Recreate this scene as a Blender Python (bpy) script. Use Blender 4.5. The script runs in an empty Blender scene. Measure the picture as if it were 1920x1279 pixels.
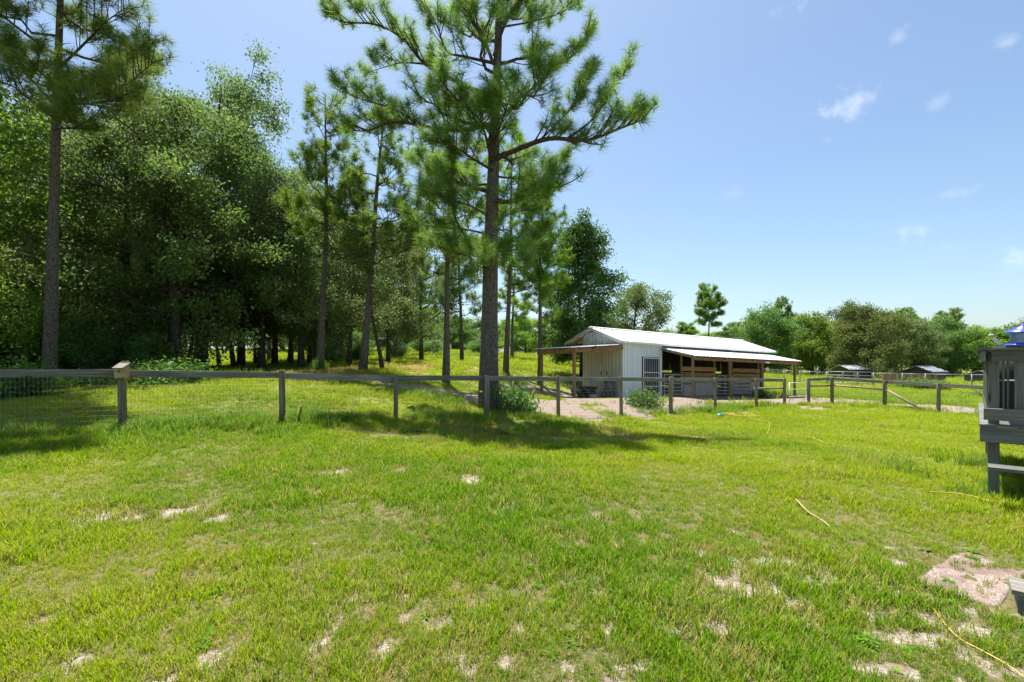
import bpy, bmesh, math, random
import numpy as np
from mathutils import Vector, Matrix

R = math.radians
SC = bpy.context.scene
C = SC.collection

# ------------------------------------------------------------------ camera
CAMZ, FPX, HOR, CX = 1.7, 900.0, 680.0, 960.0       # eye height, focal length and horizon in photo pixels
cd = bpy.data.cameras.new('camera')
cd.sensor_width = 36.0
cd.lens = 36.0 * FPX / 1920.0
cd.shift_y = (HOR - 639.5) / 1920.0
cd.clip_start, cd.clip_end = 0.05, 3000
cam = bpy.data.objects.new('camera', cd)
C.objects.link(cam)
cam.location = (0, 0, CAMZ)
cam.rotation_euler = (R(90), 0, 0)
SC.camera = cam

# ------------------------------------------------------------------ light
SUN_EL, SUN_AZ = R(70), R(-20)                      # azimuth measured from +Y towards +X
sv = Vector((math.sin(SUN_AZ) * math.cos(SUN_EL), math.cos(SUN_AZ) * math.cos(SUN_EL), math.sin(SUN_EL)))
sd = bpy.data.lights.new('sun', 'SUN')
sd.energy, sd.angle, sd.color = 4.8, R(0.53), (1.0, 0.955, 0.88)
sun = bpy.data.objects.new('sun', sd)
C.objects.link(sun)
sun.location = sv * 60
sun.rotation_euler = (-sv).to_track_quat('-Z', 'Y').to_euler()

world = bpy.data.worlds.new('World')
SC.world = world
world.use_nodes = True
SC.view_settings.view_transform = 'Standard'
SC.view_settings.look = 'None'
SC.view_settings.gamma = 1
SC.view_settings.use_curve_mapping = False
SC.view_settings.exposure = 1.2
SC.cycles.use_denoising = True
SC.cycles.max_bounces = 9
SC.cycles.diffuse_bounces = 6
SC.cycles.glossy_bounces = 2
SC.cycles.transmission_bounces = 6
SC.cycles.transparent_max_bounces = 6
SC.cycles.caustics_reflective = SC.cycles.caustics_refractive = False


def nd(nt, kind, ins=None, **kw):
    n = nt.nodes.new(kind)
    for k, v in kw.items():
        setattr(n, k, v)
    for k, v in (ins or {}).items():
        s = n.inputs[k]
        if hasattr(v, 'is_output'):
            nt.links.new(v, s)
        else:
            s.default_value = v
    return n


def math_n(nt, op, a, b=0.0, clamp=False):
    return nd(nt, 'ShaderNodeMath', {0: a, 1: b}, operation=op, use_clamp=clamp).outputs[0]


def mixc(nt, f, a, b):
    n = nt.nodes.new('ShaderNodeMix')
    n.data_type = 'RGBA'
    for i, v in ((0, f), (6, a), (7, b)):
        s = n.inputs[i]
        if hasattr(v, 'is_output'):
            nt.links.new(v, s)
        else:
            s.default_value = v if i == 0 else (*v[:3], 1)
    return n.outputs[2]


def rng_map(nt, v, a, b, c=0.0, d=1.0, smooth=True):
    n = nd(nt, 'ShaderNodeMapRange', {0: v, 1: a, 2: b, 3: c, 4: d})
    if smooth:
        n.interpolation_type = 'SMOOTHSTEP'
    return n.outputs[0]


wt = world.node_tree
wt.nodes.clear()
sky = nd(wt, 'ShaderNodeTexSky', sky_type='NISHITA', sun_disc=False, sun_elevation=SUN_EL, sun_rotation=SUN_AZ,
         altitude=30.0, air_density=1.0, dust_density=1.4, ozone_density=1.5)
tc = nd(wt, 'ShaderNodeTexCoord')
# small fair-weather puffs scattered over the whole sky
n1 = nd(wt, 'ShaderNodeTexNoise', {'Vector': tc.outputs['Generated'], 'Scale': 16.0, 'Detail': 5.0, 'Roughness': 0.6})
n2 = nd(wt, 'ShaderNodeTexNoise', {'Vector': tc.outputs['Generated'], 'Scale': 3.0, 'Detail': 2.0})
cl = math_n(wt, 'MULTIPLY', rng_map(wt, n1.outputs[0], 0.70, 0.84), rng_map(wt, n2.outputs[0], 0.56, 0.70))
CLOUDS = [(1590, 195, 0.038, 0.026, 0.9), (1697, 432, 0.036, 0.022, 0.62), (1785, 364, 0.032, 0.009, 0.4), (1485, 8, 0.03, 0.014, 0.6),
          (1686, 70, 0.016, 0.013, 0.45), (1888, 80, 0.017, 0.013, 0.5), (1752, 191, 0.018, 0.012, 0.35), (1776, 461, 0.017, 0.012, 0.3),
          (1914, 494, 0.03, 0.02, 0.75), (1555, 264, 0.014, 0.012, 0.22), (1370, 364, 0.03, 0.014, 0.22), (1238, 478, 0.03, 0.016, 0.3),
          (1335, 160, 0.02, 0.012, 0.0)]
wob = nd(wt, 'ShaderNodeTexNoise', {'Vector': tc.outputs['Generated'], 'Scale': 34.0, 'Detail': 5.0, 'Roughness': 0.62})
for px, py, w, h, s in CLOUDS:
    if s == 0:
        continue
    d = Vector(((px - CX) / FPX, 1.0, (HOR - py) / FPX)).normalized()
    rt = d.cross(Vector((0, 0, 1))).normalized()
    up = rt.cross(d)
    a = nd(wt, 'ShaderNodeVectorMath', {0: tc.outputs['Generated'], 1: rt}, operation='DOT_PRODUCT').outputs['Value']
    b = nd(wt, 'ShaderNodeVectorMath', {0: tc.outputs['Generated'], 1: up}, operation='DOT_PRODUCT').outputs['Value']
    b = math_n(wt, 'SUBTRACT', b, 0.0)
    fr = nd(wt, 'ShaderNodeVectorMath', {0: tc.outputs['Generated'], 1: d}, operation='DOT_PRODUCT').outputs['Value']
    q = math_n(wt, 'SQRT', math_n(wt, 'ADD', math_n(wt, 'POWER', math_n(wt, 'MULTIPLY', a, 1 / w), 2.0),
                                  math_n(wt, 'POWER', math_n(wt, 'MULTIPLY', b, 1 / h), 2.0)))
    q = math_n(wt, 'SUBTRACT', math_n(wt, 'ADD', q, math_n(wt, 'MULTIPLY', wob.outputs[0], 4.2)), 2.1)
    m = math_n(wt, 'MULTIPLY', math_n(wt, 'MULTIPLY', rng_map(wt, q, -0.6, 1.1, 1.0, 0.0), s), math_n(wt, 'GREATER_THAN', fr, 0.5))
    cl = math_n(wt, 'MAXIMUM', cl, m)
cl = math_n(wt, 'MULTIPLY', cl, 0.30)
tint = nd(wt, 'ShaderNodeVectorMath', {0: sky.outputs[0], 1: (.95, 1.01, 1.01)}, operation='MULTIPLY').outputs[0]
colr = mixc(wt, cl, tint, (8.6, 8.6, 9.1))
bg = nd(wt, 'ShaderNodeBackground', {0: colr, 1: 0.080})
wo = nd(wt, 'ShaderNodeOutputWorld')
wt.links.new(bg.outputs[0], wo.inputs[0])


# ------------------------------------------------------------------ noise, projection helpers
def vnoise(x, y, seed=0):
    x = np.asarray(x, float)
    y = np.asarray(y, float)
    xi, yi = np.floor(x), np.floor(y)
    fx, fy = x - xi, y - yi
    fx, fy = fx * fx * (3 - 2 * fx), fy * fy * (3 - 2 * fy)

    def hsh(a, b):
        h = (a.astype(np.int64) * 374761393 + b.astype(np.int64) * 668265263 + seed * 974711) & 0xffffffff
        h = ((h ^ (h >> 13)) * 1274126177) & 0xffffffff
        return ((h ^ (h >> 16)) & 0xffffff) / float(0xffffff)
    return (hsh(xi, yi) * (1 - fx) + hsh(xi + 1, yi) * fx) * (1 - fy) + (hsh(xi, yi + 1) * (1 - fx) + hsh(xi + 1, yi + 1) * fx) * fy


def fbm(x, y, seed=0, oct=4, gain=0.5):
    t, a, s = 0, 1.0, 0
    for o in range(oct):
        t = t + a * vnoise(x * 2 ** o + 17.3 * o, y * 2 ** o - 9.1 * o, seed + o)
        s += a
        a *= gain
    return t / s


def sstep(a, b, x):
    t = np.clip((x - a) / (b - a), 0, 1)
    return t * t * (3 - 2 * t)


def wpt(px, py, Y):
    """the point at depth Y on the sight line of photo pixel (px, py)"""
    return Vector(((px - CX) / FPX * Y, Y, CAMZ + (HOR - py) / FPX * Y))


# ------------------------------------------------------------------ terrain heights
BO, BU, BN = np.array((5.78, 25.0)), np.array((0.848, 0.53)), np.array((-0.53, 0.848))   # barn corner, along, back
BZ0, BSL = -0.10, -0.027


def barn_xy(t, w):
    return BO + BU * t + BN * w


CP = [(0, 0, 0), (-6, 0, .05), (6, 0, 0), (-3, 4, 0), (3, 4, 0), (6, 6, 0), (0, 7, .02), (12, 8, -.1), (-12, 6, .3),
      (0, -20, 0), (-40, -20, .5), (40, -20, -.4), (12, 14, -.25), (22, 14, -.35), (-20, 12, .75),
      (-7.93, 9.78, .31), (-5.3, 11.6, .27), (-3.0, 13.04, .16), (-.8, 14.6, .04), (2.0, 16.3, -.14), (4.3, 17.9, -.26), (6.8, 19.5, -.36),
      (9.4, 21.2, -.40), (12.0, 22.8, -.40), (13.5, 23.9, -.42), (16.7, 25, -.44), (17.5, 22.5, -.36), (17.6, 19.8, -.38),
      (-.73, 15.7, .16), (28, 43, -.45), (40, 43, -.45), (20, 40, -.3), (60, 60, -.5), (50, 58, -.5), (120, 120, -.5), (70, 120, 0),
      (150, 40, -.5), (60, 20, -.4), (-60, 20, 1.5), (-150, 60, 3.0), (-120, 130, 4.2), (0, 130, 4.4), (20, 70, 1.3), (38, 75, .2)]
for px, py, Y in ((95, 728, 16), (600, 697, 22), (680, 694, 21), (836, 722, 21), (948, 703, 27), (1040, 690, 36), (1040, 672, 58),
                  (866, 685, 35), (745, 672, 45), (722, 656, 62), (400, 688, 32), (200, 692, 28), (-100, 702, 22), (500, 656, 80),
                  (0, 662, 80), (900, 660, 90), (300, 722, 15), (-200, 705, 30)):
    p = wpt(px, py, Y)
    CP.append(tuple(p))
for t in (-3.3, 0, 4, 8.5, 13, 15):
    for w in (-3.0, 0.0, 3.2):
        x, y = barn_xy(t, w)
        if t < -3 and w > 2:
            CP.append((x, y, .2))
        else:
            CP.append((x, y, BZ0 + BSL * t))
CP = np.array(CP, float)


def _k(d2):
    return np.sqrt(d2 + 9.0)


_dm = ((CP[:, None, :2] - CP[None, :, :2]) ** 2).sum(-1)
_A = np.zeros((len(CP) + 3, len(CP) + 3))
_A[:len(CP), :len(CP)] = _k(_dm) - np.eye(len(CP)) * 0.02
_A[:len(CP), -3:] = np.c_[np.ones(len(CP)), CP[:, :2]]
_A[-3:, :len(CP)] = _A[:len(CP), -3:].T
_W = np.linalg.solve(_A, np.r_[CP[:, 2], 0, 0, 0])


def H(x, y):
    x = np.clip(np.asarray(x, float), -150, 150)
    y = np.clip(np.asarray(y, float), -20, 130)
    sh = np.broadcast(x, y).shape
    x, y = np.broadcast_to(x, sh).ravel(), np.broadcast_to(y, sh).ravel()
    out = np.empty(x.shape)
    for i in range(0, len(x), 20000):
        xs, ys = x[i:i + 20000], y[i:i + 20000]
        d2 = (xs[:, None] - CP[None, :, 0]) ** 2 + (ys[:, None] - CP[None, :, 1]) ** 2
        out[i:i + 20000] = _k(d2) @ _W[:-3] + _W[-3] + _W[-2] * xs + _W[-1] * ys
    out = out + 0.03 * (fbm(x * .7, y * .7, 5, 3) - .5)
    return out.reshape(sh) if sh else float(out[0])


def hz(x, y):
    return float(H(np.array([x]), np.array([y]))[0])


def gpt(px, py):
    """where the sight line of a photo pixel meets the ground"""
    Ys = np.r_[np.linspace(1.5, 30, 800), np.linspace(30, 140, 800)]
    X = (px - CX) / FPX * Ys
    d = CAMZ + (HOR - py) / FPX * Ys - H(X, Ys)
    i = np.argmax(d < 0) if (d < 0).any() else len(Ys) - 1
    return Vector((X[i], Ys[i], H(X[i:i + 1], Ys[i:i + 1])[0]))


def gx(px, Y):
    x = (px - CX) / FPX * Y
    return Vector((x, Y, hz(x, Y)))


# ------------------------------------------------------------------ ground cover fields
PATCHES = []      # bare sandy places: centre, radii, strength
for px, py, rx, ry, s in ((205, 972, 65, 16, 1), (345, 957, 42, 11, 1), (395, 975, 22, 10, .9), (265, 1005, 22, 10, .6), (612, 890, 42, 8, .9), (600, 926, 28, 8, .9),
                          (645, 884, 18, 5, .9), (880, 904, 18, 15, 1), (825, 880, 12, 5, .7), (752, 882, 14, 5, .7), (953, 950, 9, 8, .8), (1345, 1085, 26, 26, 1), (1400, 1110, 30, 22, 1),
                          (1510, 1088, 62, 15, 1), (1445, 1056, 50, 12, .9), (1480, 1128, 28, 10, .9), (1330, 1170, 42, 16, 1), (1345, 1180, 36, 12, 1), (1505, 1170, 22, 12, .9), (1380, 1000, 12, 8, .8),
                          (1310, 1035, 30, 16, .8), (1660, 1105, 30, 12, .8), (1740, 1165, 30, 14, .8), (1750, 1200, 60, 14, .9), (1680, 1200, 26, 12, .9), (1610, 1150, 26, 12, .8),
                          (1660, 1255, 40, 12, .9), (1835, 1185, 30, 12, .8), (1700, 1265, 30, 12, .8), (80, 1168, 20, 12, .8), (185, 1165, 18, 14, .8), (390, 1245, 24, 24, .9), (270, 1245, 22, 14, .8),
                          (590, 1220, 16, 22, .8), (610, 1160, 18, 14, .7), (500, 1170, 14, 12, .7), (960, 1245, 24, 18, .8), (830, 1240, 16, 10, .7), (1000, 1150, 16, 12, .7),
                          (760, 1085, 14, 9, .7), (765, 1120, 14, 10, .7), (1115, 965, 16, 8, .6), (1120, 1120, 18, 12, .7), (970, 1180, 18, 12, .8), (1165, 1235, 24, 14, .7), (145, 1245, 40, 14, .7),
                          (1040, 820, 40, 6, .6), (1150, 812, 40, 5, .7), (690, 812, 60, 6, .5), (860, 815, 60, 6, .6), (1540, 762, 40, 5, .5), (1480, 822, 40, 5, .5), (1800, 1088, 110, 58, .30), (1720, 1118, 40, 10, .6), (1850, 1150, 50, 10, .6)):
    g = gpt(px, py)
    depth = CAMZ - g.z
    PATCHES.append((g.x, g.y, 1.0 * rx / FPX * g.y, 1.05 * ry / FPX * g.y * g.y / max(depth, .3), s))


def fields(x, y):
    """bare: pale sand shows, straw: pine-straw litter, dirt: trodden yard, dry: yellowing of the turf"""
    nz = fbm(x * 1.6, y * 1.6, 11, 4)
    nf = fbm(x * 9.5, y * 7.5, 23, 3)
    bare = np.zeros_like(x)
    for cx, cy, rx, ry, s in PATCHES:
        sel = (np.abs(x - cx) < rx * 2.6) & (np.abs(y - cy) < ry * 2.6)
        if sel.any():
            q = np.sqrt(((x[sel] - cx) / rx) ** 2 + ((y[sel] - cy) / ry) ** 2) + (nz[sel] - .5) * 1.6 + (nf[sel] - .5) * 2.2
            bare[sel] = np.maximum(bare[sel], s * (1 - sstep(.10, 1.60, q)))
    # thin turf close to the house: many small holes
    near = (1 - sstep(3.2, 6.5, y + .25 * np.abs(x))) * .10 + sstep(-1, 3.5, x) * (1 - sstep(3.6, 5.2, y)) * .05
    small = sstep(.66 - near, .84 - near, .62 * nf + .38 * nz + .03)
    bare = np.maximum(bare, small * .85 * sstep(.0, .10, near + .02))
    # trodden yard round the barn and the track along the outer side of the right-hand fence
    t = (x - BO[0]) * BU[0] + (y - BO[1]) * BU[1]
    w = (x - BO[0]) * BN[0] + (y - BO[1]) * BN[1]
    wob = (fbm(x * .5, y * .5, 31, 4) - .5)
    d = sstep(-6.4, -4.4, w + wob * 5.5 + .10 * t) * (1 - sstep(3.2, 5.0, w + wob * 3)) * sstep(-7.6, -5.4, t + wob * 6) * (1 - sstep(14.0, 16.5, t + wob * 4))
    cxp = 19.6 + np.where(y > 24, (y - 24) * -.25, 0) + wob * 1.5
    d2 = (1 - sstep(1.1, 2.0, np.abs(x - cxp))) * sstep(9, 11, y) * (1 - sstep(27.5, 30, y))
    d3 = (1 - sstep(1.2, 2.4, np.sqrt(((x - 1.0) / 2.6) ** 2 + ((y - 18.8) / 1.5) ** 2) + wob * 2)) * .9
    dirt = np.maximum(np.maximum(d, d2), d3)
    dirt = dirt * (1 - .5 * sstep(.58, .70, fbm(x * .62 + 7, y * .62, 53, 4)) * (1 - sstep(-2.6, -2.0, w) * sstep(-3.6, -3.0, t)))
    # green islands in the yard
    for cx, cy, rr in ((6.3, 23.6, .8), (4.6, 22.8, .9), (1.6, 20.9, 1.3), (9.9, 22.7, .7)):
        q = np.sqrt((x - cx) ** 2 + ((y - cy) * 1.3) ** 2) / rr + wob * 2
        dirt = dirt * sstep(.6, 1.3, q)
    # pine straw under the wood
    s1 = sstep(15.2, 17.5, y + wob * 5 + .05 * x) * (1 - sstep(-7.5, -4.5, x + wob * 6 + .0 * y)) * (1 - sstep(27, 33, y + wob * 8 - .35 * x))
    s1 = np.maximum(s1, .9 * (1 - sstep(.7, 1.6, np.sqrt(((x + 7.5) / 3.6) ** 2 + ((y - 24.5) / 2.0) ** 2) + wob * 1.6)))
    s1 = s1 * (.55 + .45 * sstep(.35, .6, nz))
    s2 = .8 * (1 - sstep(.6, 1.3, np.sqrt(((x + .7) / 2.6) ** 2 + ((y - 12.7) / 1.0) ** 2) + wob * 2)) * sstep(.42, .6, nz)
    s3 = .42 * sstep(.56, .80, fbm(x * .9 + 40, y * .55, 47, 4)) * sstep(5.0, 7.5, y) * (1 - sstep(30, 40, y)) * (1 - sstep(6, 11, x))
    s4 = .75 * (1 - sstep(.6, 1.3, np.sqrt(((x - 3.2) / 2.8) ** 2 + ((y - 12.0) / 1.2) ** 2) + wob * 2)) * sstep(.46, .62, nz)
    straw = np.clip(np.maximum(np.maximum(s1, s2), np.maximum(s3, s4)), 0, 1)
    dry = sstep(.30, .70, fbm(x * .33, y * .33, 61, 4) + .10 * sstep(-6, 6, x) + .12 * sstep(9, 20, y) - .10 * (1 - sstep(-10, -3, x)) * (1 - sstep(9, 12, y)))
    return bare, straw, dirt, dry


# ------------------------------------------------------------------ materials
def mat(name):
    m = bpy.data.materials.new(name)
    m.use_nodes = True
    nt = m.node_tree
    nt.nodes.clear()
    out = nd(nt, 'ShaderNodeOutputMaterial')
    return m, nt, out


def bump(nt, h, strength, dist):
    return nd(nt, 'ShaderNodeBump', {'Height': h, 'Strength': strength, 'Distance': dist}).outputs[0]


def pbr(nt, out, col, rough=.7, spec=.3, metal=0.0, normal=None):
    b = nd(nt, 'ShaderNodeBsdfPrincipled', {'Base Color': col if hasattr(col, 'is_output') else (*col[:3], 1), 'Roughness': rough, 'Metallic': metal, 'Specular IOR Level': spec})
    if normal is not None:
        nt.links.new(normal, b.inputs['Normal'])
    nt.links.new(b.outputs[0], out.inputs[0])
    return b


def noise(nt, vec, scale, detail=4.0, rough=.55):
    return nd(nt, 'ShaderNodeTexNoise', {'Vector': vec, 'Scale': scale, 'Detail': detail, 'Roughness': rough}).outputs[0]


def ground_material():
    m, nt, out = mat('ground_earth_and_turf')
    pos = nd(nt, 'ShaderNodeNewGeometry').outputs['Position']
    at = {k: nd(nt, 'ShaderNodeAttribute', attribute_name=k).outputs['Fac'] for k in ('bare', 'straw', 'dirt', 'dry', 'worn')}
    fine = noise(nt, pos, 55, 5, .7)
    mid = noise(nt, pos, 9, 5, .6)
    big = noise(nt, pos, 1.3, 4, .6)
    turf = mixc(nt, rng_map(nt, fine, .35, .68), (.090, .115, .026), (.205, .255, .050))
    turf = mixc(nt, math_n(nt, 'MULTIPLY', rng_map(nt, mid, .40, .64), .6), turf, (.225, .180, .095))
    turf = mixc(nt, math_n(nt, 'MULTIPLY', at['dry'], .45), turf, (.25, .30, .045))
    thatch = mixc(nt, rng_map(nt, fine, .34, .66), (.070, .075, .022), (.205, .185, .080))
    thatch = mixc(nt, math_n(nt, 'MULTIPLY', rng_map(nt, mid, .50, .66), .6), thatch, (.235, .170, .110))
    thatch = mixc(nt, rng_map(nt, noise(nt, pos, 30, 4, .7), .62, .72, 0, .8), thatch, (.43, .37, .30))
    turf = mixc(nt, at['worn'], turf, thatch)
    sand = mixc(nt, rng_map(nt, fine, .3, .7), (.25, .195, .145), (.50, .45, .385))
    sand = mixc(nt, math_n(nt, 'MULTIPLY', rng_map(nt, mid, .45, .62), .6), sand, (.20, .135, .09))
    strw = mixc(nt, rng_map(nt, fine, .35, .65), (.13, .065, .033), (.34, .185, .10))
    strw = mixc(nt, math_n(nt, 'MULTIPLY', rng_map(nt, big, .45, .65), .5), strw, (.34, .23, .14))
    yard = mixc(nt, rng_map(nt, fine, .32, .68), (.18, .140, .110), (.37, .325, .28))
    yard = mixc(nt, math_n(nt, 'MULTIPLY', rng_map(nt, mid, .46, .60), .7), yard, (.24, .16, .12))
    yard = mixc(nt, math_n(nt, 'MULTIPLY', rng_map(nt, big, .5, .7), .5), yard, (.27, .165, .11))
    jit = math_n(nt, 'MULTIPLY', math_n(nt, 'SUBTRACT', fine, .5), .7)
    jit2 = math_n(nt, 'MULTIPLY', math_n(nt, 'SUBTRACT', mid, .5), .8)

    def edge(a, k=1.0):
        return rng_map(nt, math_n(nt, 'ADD', math_n(nt, 'ADD', a, jit), jit2), .28, .72)
    c = mixc(nt, edge(at['straw']), turf, strw)
    c = mixc(nt, edge(at['bare']), c, sand)
    c = mixc(nt, edge(at['dirt']), c, yard)
    hgt = math_n(nt, 'ADD', fine, math_n(nt, 'MULTIPLY', mid, 1.6))
    pbr(nt, out, c, .95, .08, 0, bump(nt, hgt, .9, .025))
    return m


def leaf_material(name, c_dark, c_light, trans=.45, yellow=None, gloss=.25, rough=.45):
    """leaf colour varies leaf by leaf through the stored attribute; light also passes through the blade"""
    m, nt, out = mat(name)
    tint = nd(nt, 'ShaderNodeAttribute', attribute_name='tint').outputs['Fac']
    oi = nd(nt, 'ShaderNodeObjectInfo').outputs['Random']
    c = mixc(nt, tint, c_dark, c_light)
    if yellow:
        c = mixc(nt, rng_map(nt, tint, .90, 1.0), c, yellow)
    hs = nd(nt, 'ShaderNodeHueSaturation', {'Hue': math_n(nt, 'ADD', .488, math_n(nt, 'MULTIPLY', oi, .024)), 'Saturation': 1.0,
                                             'Value': math_n(nt, 'ADD', .86, math_n(nt, 'MULTIPLY', oi, .28)), 'Color': c}).outputs[0]
    b = nd(nt, 'ShaderNodeBsdfPrincipled', {'Base Color': hs, 'Roughness': rough, 'Specular IOR Level': gloss})
    tcol = nd(nt, 'ShaderNodeHueSaturation', {'Hue': .485, 'Saturation': 1.1, 'Value': 1.5, 'Color': hs}).outputs[0]
    tr = nd(nt, 'ShaderNodeBsdfTranslucent', {'Color': tcol})
    mx = nd(nt, 'ShaderNodeMixShader', {0: trans, 1: b.outputs[0], 2: tr.outputs[0]})
    nt.links.new(mx.outputs[0], out.inputs[0])
    return m


def grass_material(name, green, lime, straw, trans=.4):
    m, nt, out = mat(name)
    tint = nd(nt, 'ShaderNodeAttribute', attribute_name='tint').outputs['Fac']
    tone = nd(nt, 'ShaderNodeAttribute', attribute_name='tone', attribute_type='INSTANCER').outputs['Fac']
    dead = nd(nt, 'ShaderNodeAttribute', attribute_name='dead', attribute_type='INSTANCER').outputs['Fac']
    c = mixc(nt, tone, green, lime)
    c = mixc(nt, math_n(nt, 'ADD', math_n(nt, 'MULTIPLY', dead, .9), rng_map(nt, tint, .82, .97, 0, .85), True), c, straw)
    c = nd(nt, 'ShaderNodeHueSaturation', {'Hue': .5, 'Saturation': 1.0, 'Value': math_n(nt, 'ADD', .72, math_n(nt, 'MULTIPLY', tint, .5)), 'Color': c}).outputs[0]
    b = nd(nt, 'ShaderNodeBsdfPrincipled', {'Base Color': c, 'Roughness': .6, 'Specular IOR Level': .06})
    tr = nd(nt, 'ShaderNodeBsdfTranslucent', {'Color': nd(nt, 'ShaderNodeHueSaturation', {'Hue': .492, 'Saturation': 1.05, 'Value': 1.5, 'Color': c}).outputs[0]})
    mx = nd(nt, 'ShaderNodeMixShader', {0: trans, 1: b.outputs[0], 2: tr.outputs[0]})
    nt.links.new(mx.outputs[0], out.inputs[0])
    return m


def wood_material(name, dark, light, stain=None, rough=.85, streak=38):
    """weathered wood: streaks run along the board through the stored grain coordinate"""
    m, nt, out = mat(name)
    g = nd(nt, 'ShaderNodeAttribute', attribute_name='grain').outputs['Vector']
    mp = nd(nt, 'ShaderNodeMapping', {'Vector': g, 'Scale': (1.6, streak, streak)}).outputs[0]
    mp2 = nd(nt, 'ShaderNodeMapping', {'Vector': g, 'Scale': (1.0, 4.0, 4.0)}).outputs[0]
    s = noise(nt, mp, 1.0, 6, .65)
    l = noise(nt, mp2, 1.7, 4, .6)
    kn = nd(nt, 'ShaderNodeTexVoronoi', {'Vector': mp2, 'Scale': 1.1}).outputs[0]
    c = mixc(nt, rng_map(nt, s, .30, .70), dark, light)
    c = mixc(nt, math_n(nt, 'MULTIPLY', rng_map(nt, l, .42, .72), .6), c, stain or tuple(v * .55 for v in dark))
    c = mixc(nt, rng_map(nt, kn, .10, .04), c, tuple(v * .4 for v in dark))
    hv = nd(nt, 'ShaderNodeObjectInfo').outputs['Random']
    c = nd(nt, 'ShaderNodeHueSaturation', {'Hue': .5, 'Saturation': 1.0, 'Value': math_n(nt, 'ADD', .82, math_n(nt, 'MULTIPLY', hv, .36)), 'Color': c}).outputs[0]
    pbr(nt, out, c, rough, .15, 0, bump(nt, s, .55, .006))
    return m


def bark_material(name, dark, light, scale=9.0):
    m, nt, out = mat(name)
    g = nd(nt, 'ShaderNodeAttribute', attribute_name='grain').outputs['Vector']
    mp = nd(nt, 'ShaderNodeMapping', {'Vector': nd(nt, 'ShaderNodeVectorMath', {0: g, 1: nd(nt, 'ShaderNodeVectorMath', {0: nd(nt, 'ShaderNodeTexNoise', {'Vector': g, 'Scale': 5.0, 'Detail': 3.0}).outputs[1], 1: (.10, .10, .10)}, operation='MULTIPLY').outputs[0]}, operation='ADD').outputs[0], 'Scale': (3.0, scale, scale)}).outputs[0]
    v = nd(nt, 'ShaderNodeTexVoronoi', {'Vector': mp, 'Scale': 1.6}, feature='DISTANCE_TO_EDGE').outputs[0]
    s = noise(nt, mp, 3.0, 6, .7)
    c = mixc(nt, rng_map(nt, s, .3, .7), dark, light)
    c = mixc(nt, rng_map(nt, v, .12, .0, 0, .85), c, tuple(x * .45 for x in dark))
    h = math_n(nt, 'ADD', math_n(nt, 'MINIMUM', math_n(nt, 'MULTIPLY', v, 3.0), .6), math_n(nt, 'MULTIPLY', s, .6))
    pbr(nt, out, c, .95, .06, 0, bump(nt, h, .9, .03))
    return m


def paint_material(name, col, rough=.5, spec=.4, metal=0.0, dirt=(.25, .2, .16), dirt_amt=.35, scale=2.0, bumpy=0.0):
    m, nt, out = mat(name)
    pos = nd(nt, 'ShaderNodeTexCoord').outputs['Object']
    mp = nd(nt, 'ShaderNodeMapping', {'Vector': pos, 'Scale': (1, 1, .35)}).outputs[0]
    a = noise(nt, mp, scale, 6, .65)
    b = noise(nt, pos, scale * 12, 4, .6)
    c = mixc(nt, math_n(nt, 'MULTIPLY', rng_map(nt, a, .45, .75), dirt_amt), col, dirt)
    c = mixc(nt, math_n(nt, 'MULTIPLY', rng_map(nt, b, .5, .75), dirt_amt * .5), c, tuple(x * .6 for x in col))
    pbr(nt, out, c, rough, spec, metal, bump(nt, b, .2 + bumpy, .003))
    return m


M = {}
M['ground'] = ground_material()
M['pine'] = leaf_material('pine_needles', (.065, .140, .036), (.240, .360, .080), .46, (.38, .32, .09), .10, .5)
M['pine_far'] = leaf_material('pine_needles_deep', (.068, .145, .030), (.205, .330, .052), .48, None, .08, .5)
M['oak'] = leaf_material('oak_leaves', (.075, .122, .044), (.205, .285, .105), .46, (.24, .29, .11), .12, .5)
M['oak_dark'] = leaf_material('oak_leaves_dark', (.060, .122, .036), (.160, .260, .072), .48, None, .10, .5)
M['bright'] = leaf_material('bright_leaves', (.085, .165, .030), (.205, .320, .060), .48, None, .08, .5)
M['gum'] = leaf_material('gum_leaves', (.030, .080, .020), (.095, .195, .042), .38, None, .16, .45)
M['olive'] = leaf_material('olive_leaves', (.085, .125, .038), (.190, .245, .080), .42, (.25, .25, .11), .08, .55)
M['shrub'] = leaf_material('shrub_leaves', (.045, .115, .026), (.150, .290, .060), .42, None, .12, .5)
M['turf'] = grass_material('lawn_grass', (.098, .240, .010), (.272, .368, .013), (.37, .30, .11))
M['weed'] = grass_material('tall_grass', (.085, .215, .018), (.215, .345, .026), (.36, .30, .12))
M['herb'] = grass_material('broad_weeds', (.085, .225, .020), (.170, .320, .032), (.30, .28, .09))
M['bark'] = bark_material('pine_bark', (.095, .078, .068), (.29, .245, .215), 16)
M['bark_oak'] = bark_material('oak_bark', (.060, .050, .040), (.175, .150, .125), 14)
M['twig'] = bark_material('branch_bark', (.075, .055, .042), (.185, .150, .120), 20)
M['fence'] = wood_material('weathered_fence_wood', (.125, .108, .092), (.32, .295, .262), (.115, .115, .082))
M['post'] = wood_material('fence_post_wood', (.140, .108, .074), (.33, .275, .205), (.100, .098, .062))
M['deck'] = wood_material('grey_painted_deck_wood', (.110, .115, .104), (.205, .212, .195), (.085, .090, .080), .8, 26)
M['barnwood'] = wood_material('brown_barn_lumber', (.200, .105, .052), (.37, .225, .125), (.15, .075, .036))
M['plank'] = wood_material('stall_plank_wood', (.285, .175, .085), (.47, .32, .175), (.19, .115, .055))
M['greyplank'] = wood_material('grey_stall_plank', (.22, .19, .165), (.42, .38, .34), (.16, .13, .105))
M['cedar'] = wood_material('birdhouse_cedar', (.30, .21, .10), (.50, .38, .20), (.22, .15, .07))
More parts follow.
